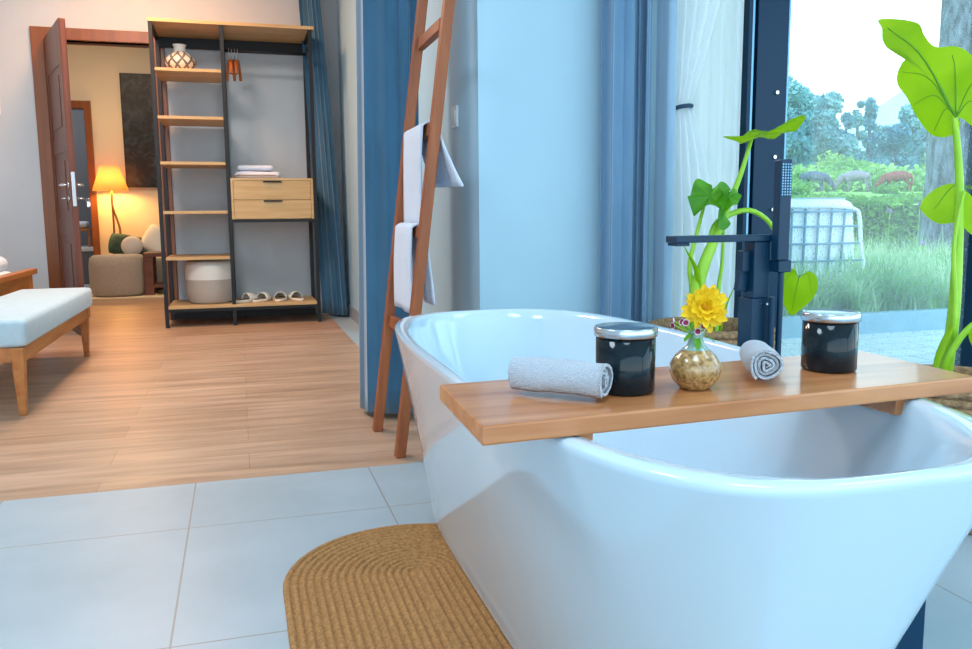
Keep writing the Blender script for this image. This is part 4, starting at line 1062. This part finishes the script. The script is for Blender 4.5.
for fx, fy, fz, lb in ((6.35, 7.0, .83, 'lilac flower head on a thin stem, left of the pair beside the tree trunk'), (6.72, 7.0, .90, 'lilac flower head on a thin stem, nearest the tree trunk'), (6.3, 6.5, .52, 'lowest lilac flower head among the garden grass')):
    t = thing('lilac_flower', lb, 'flower', (fx, fy, .06), 'lilac flowers in the grass bed')
    mb = MB(); mb.tube(spline([(fx-.05, fy, .06), (fx-.01, fy, fz*.6), (fx, fy, fz)], 8), .003, 5); mb.build('stem', M['stem'], t)
    mb = MB()
    for i in range(14):
        d = V((rnd.uniform(-1, 1), rnd.uniform(-1, 1), rnd.uniform(-.2, 1))).normalized(); petal(mb, (fx, fy, fz), d, (0, 0.1, 1), .045, .022)
    mb.build('petals', M['lilac'], t)

# big tree trunk
tr = thing('garden_tree', 'thick grey barked tree trunk close outside the window', 'tree', (8.32, 8.05, .05))
mb = MB(); rs = []
for i in range(40):
    z = i*.16; r = .44+.10*math.exp(-z*2.6)-.012*z
    ring = []
    for j in range(56):
        a = 2*PI*j/56; q = noise.noise(V((math.cos(a)*3, math.sin(a)*3, z*.9)))*.045+noise.noise(V((math.cos(a)*9, math.sin(a)*9, z*2.2)))*.03
        ring.append((8.36+.02*z+(r+q)*math.cos(a), 8.05+(r+q)*math.sin(a), z+.03))
    rs.append(ring)
mb.rings(rs); mb.build('trunk', M['bark'], tr)
mb = MB()
for i in range(5000):
    v = V((rnd.gauss(0, 1), rnd.gauss(0, 1), rnd.gauss(0, .5))); v = v.normalized()*rnd.uniform(1.5, 3.4); leafcard(mb, (8.6+v.x, 8.6+v.y, 8.6+v.z*.6), .16)
mb.build('foliage', M['hedge'], tr)

# outdoor lounge chair seen from behind
lc = thing('lounge_chair', 'white outdoor lounge chair with rope lattice back standing in the grass', 'chair', (4.75, 6.2, .06))
LM_ = Matrix.Translation((4.60, 6.0, .33)) @ Matrix.Rotation(.0, 4, 'Z') @ Matrix.Rotation(-.22, 4, 'X')
def L3(x, y, z): return LM_ @ V((x, y, z))
mb = MB(); n = 14; hw = .62; ht = .60
fr = [(-hw*.88, 0), (-hw*.96, .25), (-hw*.99, .48), (-hw*.93, .55), (-hw*.6, .575), (0, .58), (hw*.6, .575), (hw*.93, .55), (hw*.99, .48), (hw*.96, .25), (hw*.88, 0), (0, -.01), (-hw*.88, 0)]
frp = spline([L3(x, 0, z) for x, z in fr], 60); mb.tube(frp, .018, 8); mb.build('back_frame', M['loungew'], lc)
mb = MB(); rbox(mb, (-hw*1.01, .02, .0), (hw*1.01, .20, .665), .07); 
for i, p in enumerate(mb.v):
    f = 1-.10*(1-min(1, max(0, p.z/.6))); mb.v[i] = L3(p.x*f*(1-.06*max(0, (p.z-.55)/.115)**2), p.y, p.z)
mb.build('back_cushion', M['loungew'], lc)
mb = MB()
for k in range(-4, 5):
    x = k*.135; xt = x+.07
    if abs(xt) < hw*.98: mb.tube([L3(x*.93-.03, -.004, .0), L3(xt, -.004, .555 if abs(xt) < .5 else .49)], .0105, 6)
for z in (.10, .25, .40, .53): mb.tube([L3(-hw*.93, -.012, z), L3(hw*.93, -.012, z)], .010, 6)
mb.build('rope_lattice', M['rope'], lc)
mb = MB(); rbox(mb, (4.02, 6.02, .27), (5.10, 6.8, .42), .05); mb.build('seat_cushion', M['loungew'], lc)
mb = MB()
for x in (4.02, 5.08):
    for y in (6.0, 6.78): mb.tube([(x, y, .06), (x, y, .30)], .02, 8)
    mb.tube([(x, 6.0, .285), (x, 6.78, .285)], .018, 8)
mb.tube([(4.02, 6.0, .285), (5.08, 6.0, .285)], .018, 8); mb.tube([(4.02, 6.78, .285), (5.08, 6.78, .285)], .018, 8)
mb.build('leg_frame', M['loungew'], lc)

# horses: one continuous skinned body each, grazing
def horse(name, label, x, y, m, face=-1, s=1., yaw=0., mane=None):
    z0 = ground_z(x, y)
    t = thing(name, label, 'horse', (x, y, z0), 'horses grazing in the field')
    t.rotation_euler.z = yaw; t.scale = (s, s, s)
    # joints in local frame (x: head at -x for face=-1)
    P = {'pel': (.62, 0, 1.22, .27), 'loin': (.25, 0, 1.20, .29), 'rib': (-.15, 0, 1.14, .31), 'wit': (-.52, 0, 1.18, .27), 'nk1': (-.80, 0, 1.06, .22), 'nk2': (-1.06, 0, .80, .17), 'pol': (-1.28, 0, .56, .11), 'chk': (-1.36, 0, .38, .105), 'nos': (-1.43, 0, .14, .06),
         'dok': (.88, 0, 1.22, .09), 'tl1': (.98, 0, .95, .05), 'tl2': (1.0, 0, .45, .045)}
    P = {k: (v[0], v[1]*1.15, v[2]*.97, v[3]*1.45) for k, v in P.items()}
    E_ = [('pel', 'loin'), ('loin', 'rib'), ('rib', 'wit'), ('wit', 'nk1'), ('nk1', 'nk2'), ('nk2', 'pol'), ('pol', 'chk'), ('chk', 'nos'), ('pel', 'dok'), ('dok', 'tl1'), ('tl1', 'tl2')]
    for sd, sy in (('l', .17), ('r', -.17)):
        o = .12 if sd == 'l' else -.08
        P.update({'hp'+sd: (.68, sy*.8, 1.0, .20), 'st'+sd: (.55+o*.4, sy, .82, .13), 'hk'+sd: (.84+o, sy, .52, .065), 'hf'+sd: (.78+o, sy, .12, .045), 'hh'+sd: (.73+o, sy, .03, .06),
                  'sh'+sd: (-.55, sy*.9, .92, .19), 'el'+sd: (-.50-o*.4, sy, .74, .09), 'kn'+sd: (-.52-o, sy, .44, .055), 'ff'+sd: (-.52-o, sy, .12, .042), 'fh'+sd: (-.56-o, sy, .03, .058)})
        E_ += [('pel', 'hp'+sd), ('hp'+sd, 'st'+sd), ('st'+sd, 'hk'+sd), ('hk'+sd, 'hf'+sd), ('hf'+sd, 'hh'+sd), ('wit', 'sh'+sd), ('sh'+sd, 'el'+sd), ('el'+sd, 'kn'+sd), ('kn'+sd, 'ff'+sd), ('ff'+sd, 'fh'+sd)]
        P['er'+sd] = (-1.22, sy*.5, .70, .03); E_.append(('pol', 'er'+sd))
    keys = list(P); me = bpy.data.meshes.new('body')
    me.from_pydata([(-face*P[k][0] if face < 0 else -P[k][0], P[k][1], P[k][2]) for k in keys] if face > 0 else [P[k][:3] for k in keys], [(keys.index(a), keys.index(b_)) for a, b_ in E_], [])
    o = bpy.data.objects.new('body', me); C.objects.link(o); o.parent = t; me.materials.append(m)
    sk = o.modifiers.new('skin', 'SKIN'); sk.use_smooth_shade = True
    for i, k in enumerate(keys):
        r = P[k][3]; me.skin_vertices[0].data[i].radius = (r, r) ; me.skin_vertices[0].data[i].use_root = (k == 'pel')
    sb = o.modifiers.new('sub', 'SUBSURF'); sb.levels = 1; sb.render_levels = 1
    return t
horse('horse', 'white horse half hidden behind the window post, leftmost in the field', 38.6, 54, M['horsewhite'], -1, .95, .3)
horse('horse', 'dark grey horse grazing with its head down to the right', 42.6, 55, M['horsegrey'], 1, 1.05, -.55)
horse('horse', 'dusty grey horse grazing with its head down to the left', 46.4, 55, M['horsedun'], -1, 1.1, -.6)
horse('horse', 'chestnut brown horse grazing, nearest the tree trunk', 50.4, 55, M['horsebrown'], -1, 1.1, -.7)

# distant trees
def tree(x, y, h, r, m, label, seed, kind='broadleaf_tree', cone=False):
    rd = random.Random(seed); z0 = ground_z(x, y)
    t = thing(kind, label, 'tree', (x, y, z0), 'trees beyond the field')
    mb = MB(); mb.tube([(x, y, z0-.2), (x, y, z0+h*.75)], [.03*h, .012*h], 8); mb.build('trunk', M['trunkfar'], t)
    mb = MB(); lobes = []
    for i in range(16):
        a = rd.uniform(0, 2*PI); zz = rd.uniform(.12, .95); rr = r*rd.uniform(.2, .7)*(1.15-zz if cone else math.sin(PI*(.2+.75*zz))); lobes.append((V((x+rr*math.cos(a), y+rr*math.sin(a), z0+h*zz)), r*rd.uniform(.22, .42)*(1.2-.7*zz if cone else 1)))
    for c, lr in lobes:
        k = max(90, int(210*(lr/1.5)))
        for _ in range(min(k, 360)):
            v = V((rd.gauss(0, 1), rd.gauss(0, 1), rd.gauss(0, 1))).normalized()*lr*rd.uniform(.75, 1.1)
            d = V((rd.uniform(-1, 1), rd.uniform(-1, 1), rd.uniform(-1, 1))).normalized(); a = d.cross(V((rd.uniform(-1, 1), rd.uniform(-1, 1), .3))).normalized(); s = rd.uniform(.35, .62)
            p = c+v; mb.add([p-a*s*.5, p-d*s, p+a*s*.5, p+d*s], [(0, 1, 2, 3)])
        mb.lathe([(.05, -lr*.8), (lr*.75, -lr*.3), (lr*.8, lr*.25), (.05, lr*.85)], tuple(c), 9, cap0=False, cap1=False)
    mb.build('crown', m, t)
def ratio(px): return math.tan(math.radians(16.43)+math.atan((px-486)/831.1))
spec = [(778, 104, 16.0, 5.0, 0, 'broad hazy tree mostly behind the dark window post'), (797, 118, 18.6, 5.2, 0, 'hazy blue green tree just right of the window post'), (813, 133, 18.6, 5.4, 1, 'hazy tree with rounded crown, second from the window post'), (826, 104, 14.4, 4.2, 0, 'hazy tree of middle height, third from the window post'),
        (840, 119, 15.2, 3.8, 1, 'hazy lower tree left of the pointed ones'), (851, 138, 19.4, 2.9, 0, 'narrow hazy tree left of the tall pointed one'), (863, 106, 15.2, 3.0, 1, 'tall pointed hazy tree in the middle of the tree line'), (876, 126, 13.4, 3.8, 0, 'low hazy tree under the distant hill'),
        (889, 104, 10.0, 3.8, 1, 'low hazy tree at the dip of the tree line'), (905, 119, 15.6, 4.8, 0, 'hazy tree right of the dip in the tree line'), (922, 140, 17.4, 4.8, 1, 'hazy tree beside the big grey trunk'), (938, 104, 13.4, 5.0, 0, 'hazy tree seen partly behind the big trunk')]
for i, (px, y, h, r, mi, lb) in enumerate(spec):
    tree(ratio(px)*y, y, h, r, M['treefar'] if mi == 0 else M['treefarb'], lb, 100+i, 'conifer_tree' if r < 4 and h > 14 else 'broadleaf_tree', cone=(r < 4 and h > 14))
# banana / palm clumps in front of the tree line
def palm(x, y, h, label, seed):
    rd = random.Random(seed); z0 = ground_z(x, y)
    t = thing('banana_plant', label, 'plant', (x, y, z0), 'banana plants in front of the tree line')
    mb = MB(); mb.tube([(x, y, z0-.1), (x, y, z0+h*.5)], [.28, .16], 8); mb.build('trunk', M['palm'], t)
    mb = MB()
    for i in range(34):
        a = rd.uniform(0, 2*PI); el = rd.uniform(.1, 1.35); d = V((math.cos(a)*math.cos(el), math.sin(a)*math.cos(el), math.sin(el))); s = d.cross(V((0, 0, 1))).normalized(); c = V((x, y, z0+h*rd.uniform(.1, .5))); l = h*rd.uniform(.28, .5)
        g = []
        for k in range(6):
            tt = k/5; w = .05*h*math.sin(PI*(.12+.83*tt)); p = c+d*l*tt+V((0, 0, -.45*l*tt*tt)); g += [p-s*w, p+V((0, 0, -.1*w)), p+s*w]
        mb.add(g, [(k*3+q, k*3+q+1, k*3+q+4, k*3+q+3) for k in range(5) for q in (0, 1)], 0, True)
    mb.build('fronds', M['palm'], t)
for i, (px, y, h, lb) in enumerate(((792, 82, 5.2, 'banana plant nearest the window post'), (806, 78, 4.2, 'low banana plant second from the window post'), (820, 84, 5.0, 'banana plant above the dark grey horse'), (834, 78, 4.4, 'low banana plant left of the dusty grey horse'), (847, 84, 5.6, 'banana plant above the dusty grey horse'), (860, 76, 4.8, 'banana plant below the tall pointed tree'), (873, 82, 6.0, 'bright tall banana plant in the middle'), (886, 78, 5.4, 'banana plant left above the chestnut horse'), (899, 84, 6.2, 'banana plant right above the chestnut horse'), (912, 80, 5.2, 'banana plant left of the big trunk'), (925, 84, 6.0, 'banana plant half behind the big trunk'))):
    palm(ratio(px)*y, y, h, lb, 500+i)
# dense low greenery filling the foot of the tree line
mb = MB()
for i in range(16000):
    y = rnd.uniform(84, 96); x = ratio(rnd.uniform(760, 960))*y; z = ground_z(x, y)+rnd.uniform(0, 1)**.7*(4.2+1.3*math.sin(x*.35)+.8*math.sin(x*1.1))*(.55+.45*(y-84)/12); s = rnd.uniform(.25, .55); leafcard(mb, (x, y, z), s)
tag(mb.build('undergrowth', M['palm'], loc=(75, 90, 2)), 'dense pale green undergrowth at the foot of the tree line', 'undergrowth', kind='stuff')
# distant hill
mb = MB(); g = []; ny_, nx_ = 16, 60
for j in range(ny_):
    y = 420+j*28
    for i in range(nx_):
        x = 200+i*14; pk = 122*math.exp(-((x-650)/105)**2)+70*math.exp(-((x-800)/120)**2)
        g.append((x, y, -3+pk*math.sin(PI*min(1, (j+.01)/ny_))+3*noise.noise(V((x*.02, y*.02, 0)))))
mb.add(g, [(j*nx_+i, j*nx_+i+1, (j+1)*nx_+i+1, (j+1)*nx_+i) for j in range(ny_-1) for i in range(nx_-1)], 0, True)
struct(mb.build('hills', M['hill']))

# ------------------------------------------------------------------ camera
cam = bpy.data.cameras.new('camera'); co = bpy.data.objects.new('camera', cam); C.objects.link(co)
pitch, yaw, roll = .131875752, .286728895, -.00810266533
cam.sensor_fit = 'HORIZONTAL'; cam.sensor_width = 36; cam.lens = 831.1468*36/972; cam.clip_end = 2000; cam.clip_start = .02
cp, sp_, cw, sw = math.cos(pitch), math.sin(pitch), math.cos(yaw), math.sin(yaw)
fw = V((sw*cp, cw*cp, -sp_)); rt = V((cw, -sw, 0)); up = rt.cross(fw)
r2 = rt*math.cos(roll)+up*math.sin(roll); u2 = -rt*math.sin(roll)+up*math.cos(roll)
co.matrix_world = Matrix(((r2.x, u2.x, -fw.x, 0), (r2.y, u2.y, -fw.y, 0), (r2.z, u2.z, -fw.z, .85), (0, 0, 0, 1)))
sc = bpy.context.scene; sc.camera = co

# ------------------------------------------------------------------ light
w = bpy.data.worlds.new('sky'); sc.world = w; w.use_nodes = True; N = w.node_tree.nodes; L = w.node_tree.links; bg = N['Background']
tc = N.new('ShaderNodeTexCoord'); s = N.new('ShaderNodeSeparateXYZ'); L.new(tc.outputs['Generated'], s.inputs[0])
r = N.new('ShaderNodeValToRGB'); e = r.color_ramp.elements
e[0].position = .0; e[0].color = (.80, .97, 1.06, 1); e[1].position = .75; e[1].color = (.42, .74, 1.0, 1)
k = e.new(.12); k.color = (.80, .98, 1.07, 1); k = e.new(.3); k.color = (.56, .87, 1.05, 1)
L.new(s.outputs['Z'], r.inputs['Fac']); L.new(r.outputs['Color'], bg.inputs['Color']); bg.inputs['Strength'].default_value = 2.1

def area(name, loc, rot, sx, sy, power, col):
    l = bpy.data.lights.new(name, 'AREA'); l.shape = 'RECTANGLE'; l.size = sx; l.size_y = sy; l.energy = power; l.color = col
    o = bpy.data.objects.new(name, l); C.objects.link(o); o.location = loc; o.rotation_euler = rot; return o
sun = bpy.data.lights.new('sun', 'SUN'); sun.energy = 1.6; sun.angle = .3; sun.color = (1, .97, .9); so = bpy.data.objects.new('sun', sun); C.objects.link(so); so.rotation_euler = (math.radians(38), math.radians(-22), 0)
# unseen ceiling lights added to brighten the rooms: cool light over the bath, warm light over the bedroom and the lounge
def unseen_ceiling_light(x, y, power, col, label, sz=.6, z=CZ):
    t = thing('unseen_ceiling_light', label, 'lamp', (x, y, z-.03))
    mb = MB(); mb.lathe([(sz/2+.02, 0), (sz/2+.02, .03), (sz/2, .03), (sz/2, .002)], (x, y, z-.031), 32, cap0=False, cap1=False); mb.build('unseen_light_ring', M['white_plastic'], t)
    l = bpy.data.lights.new('unseen_light', 'AREA'); l.shape = 'DISK'; l.size = sz; l.energy = power; l.color = col
    o = bpy.data.objects.new('unseen_light', l); C.objects.link(o); o.parent = t; o.location = (0, 0, -.005)
unseen_ceiling_light(.2, .1, 20, (.62, .84, 1.0), 'added round ceiling fill light above the near end of the bathtub', 1.0)
unseen_ceiling_light(2.4, .6, 10, (.62, .84, 1.0), 'added round ceiling fill light near the outer wall by the bathtub', 1.0)
unseen_ceiling_light(-1.6, 1.2, 34, (.70, .87, 1.0), 'added round ceiling fill light over the open tiled floor', 1.0)
unseen_ceiling_light(-.9, 4.6, 44, (1.0, .91, .84), 'added round ceiling fill light over the bench', .7)
unseen_ceiling_light(-.7, 6.3, 34, (1.0, .52, .26), 'unseen round ceiling light before the bedroom door', .5)
unseen_ceiling_light(-1.2, 9.3, 24, (1.0, .74, .5), 'unseen round ceiling light in the lounge', .5)
unseen_ceiling_light(-2.6, 11.8, 22, (.9, .95, 1.0), 'added round ceiling fill light in the far room', .4)
pt = bpy.data.lights.new('bulb_light', 'POINT'); pt.energy = 24; pt.color = (1, .52, .12); pt.shadow_soft_size = .05
po = bpy.data.objects.new('bulb_light', pt); C.objects.link(po); po.location = (LXx, ly_, 1.22)

sc.view_settings.view_transform = 'Standard'; sc.view_settings.look = 'None'; sc.view_settings.gamma = 1; sc.view_settings.use_curve_mapping = False
sc.view_settings.exposure = .53
sc.cycles.use_denoising = True
sc.cycles.max_bounces = 10; sc.cycles.diffuse_bounces = 5; sc.cycles.transparent_max_bounces = 16; sc.cycles.sample_clamp_indirect = 6
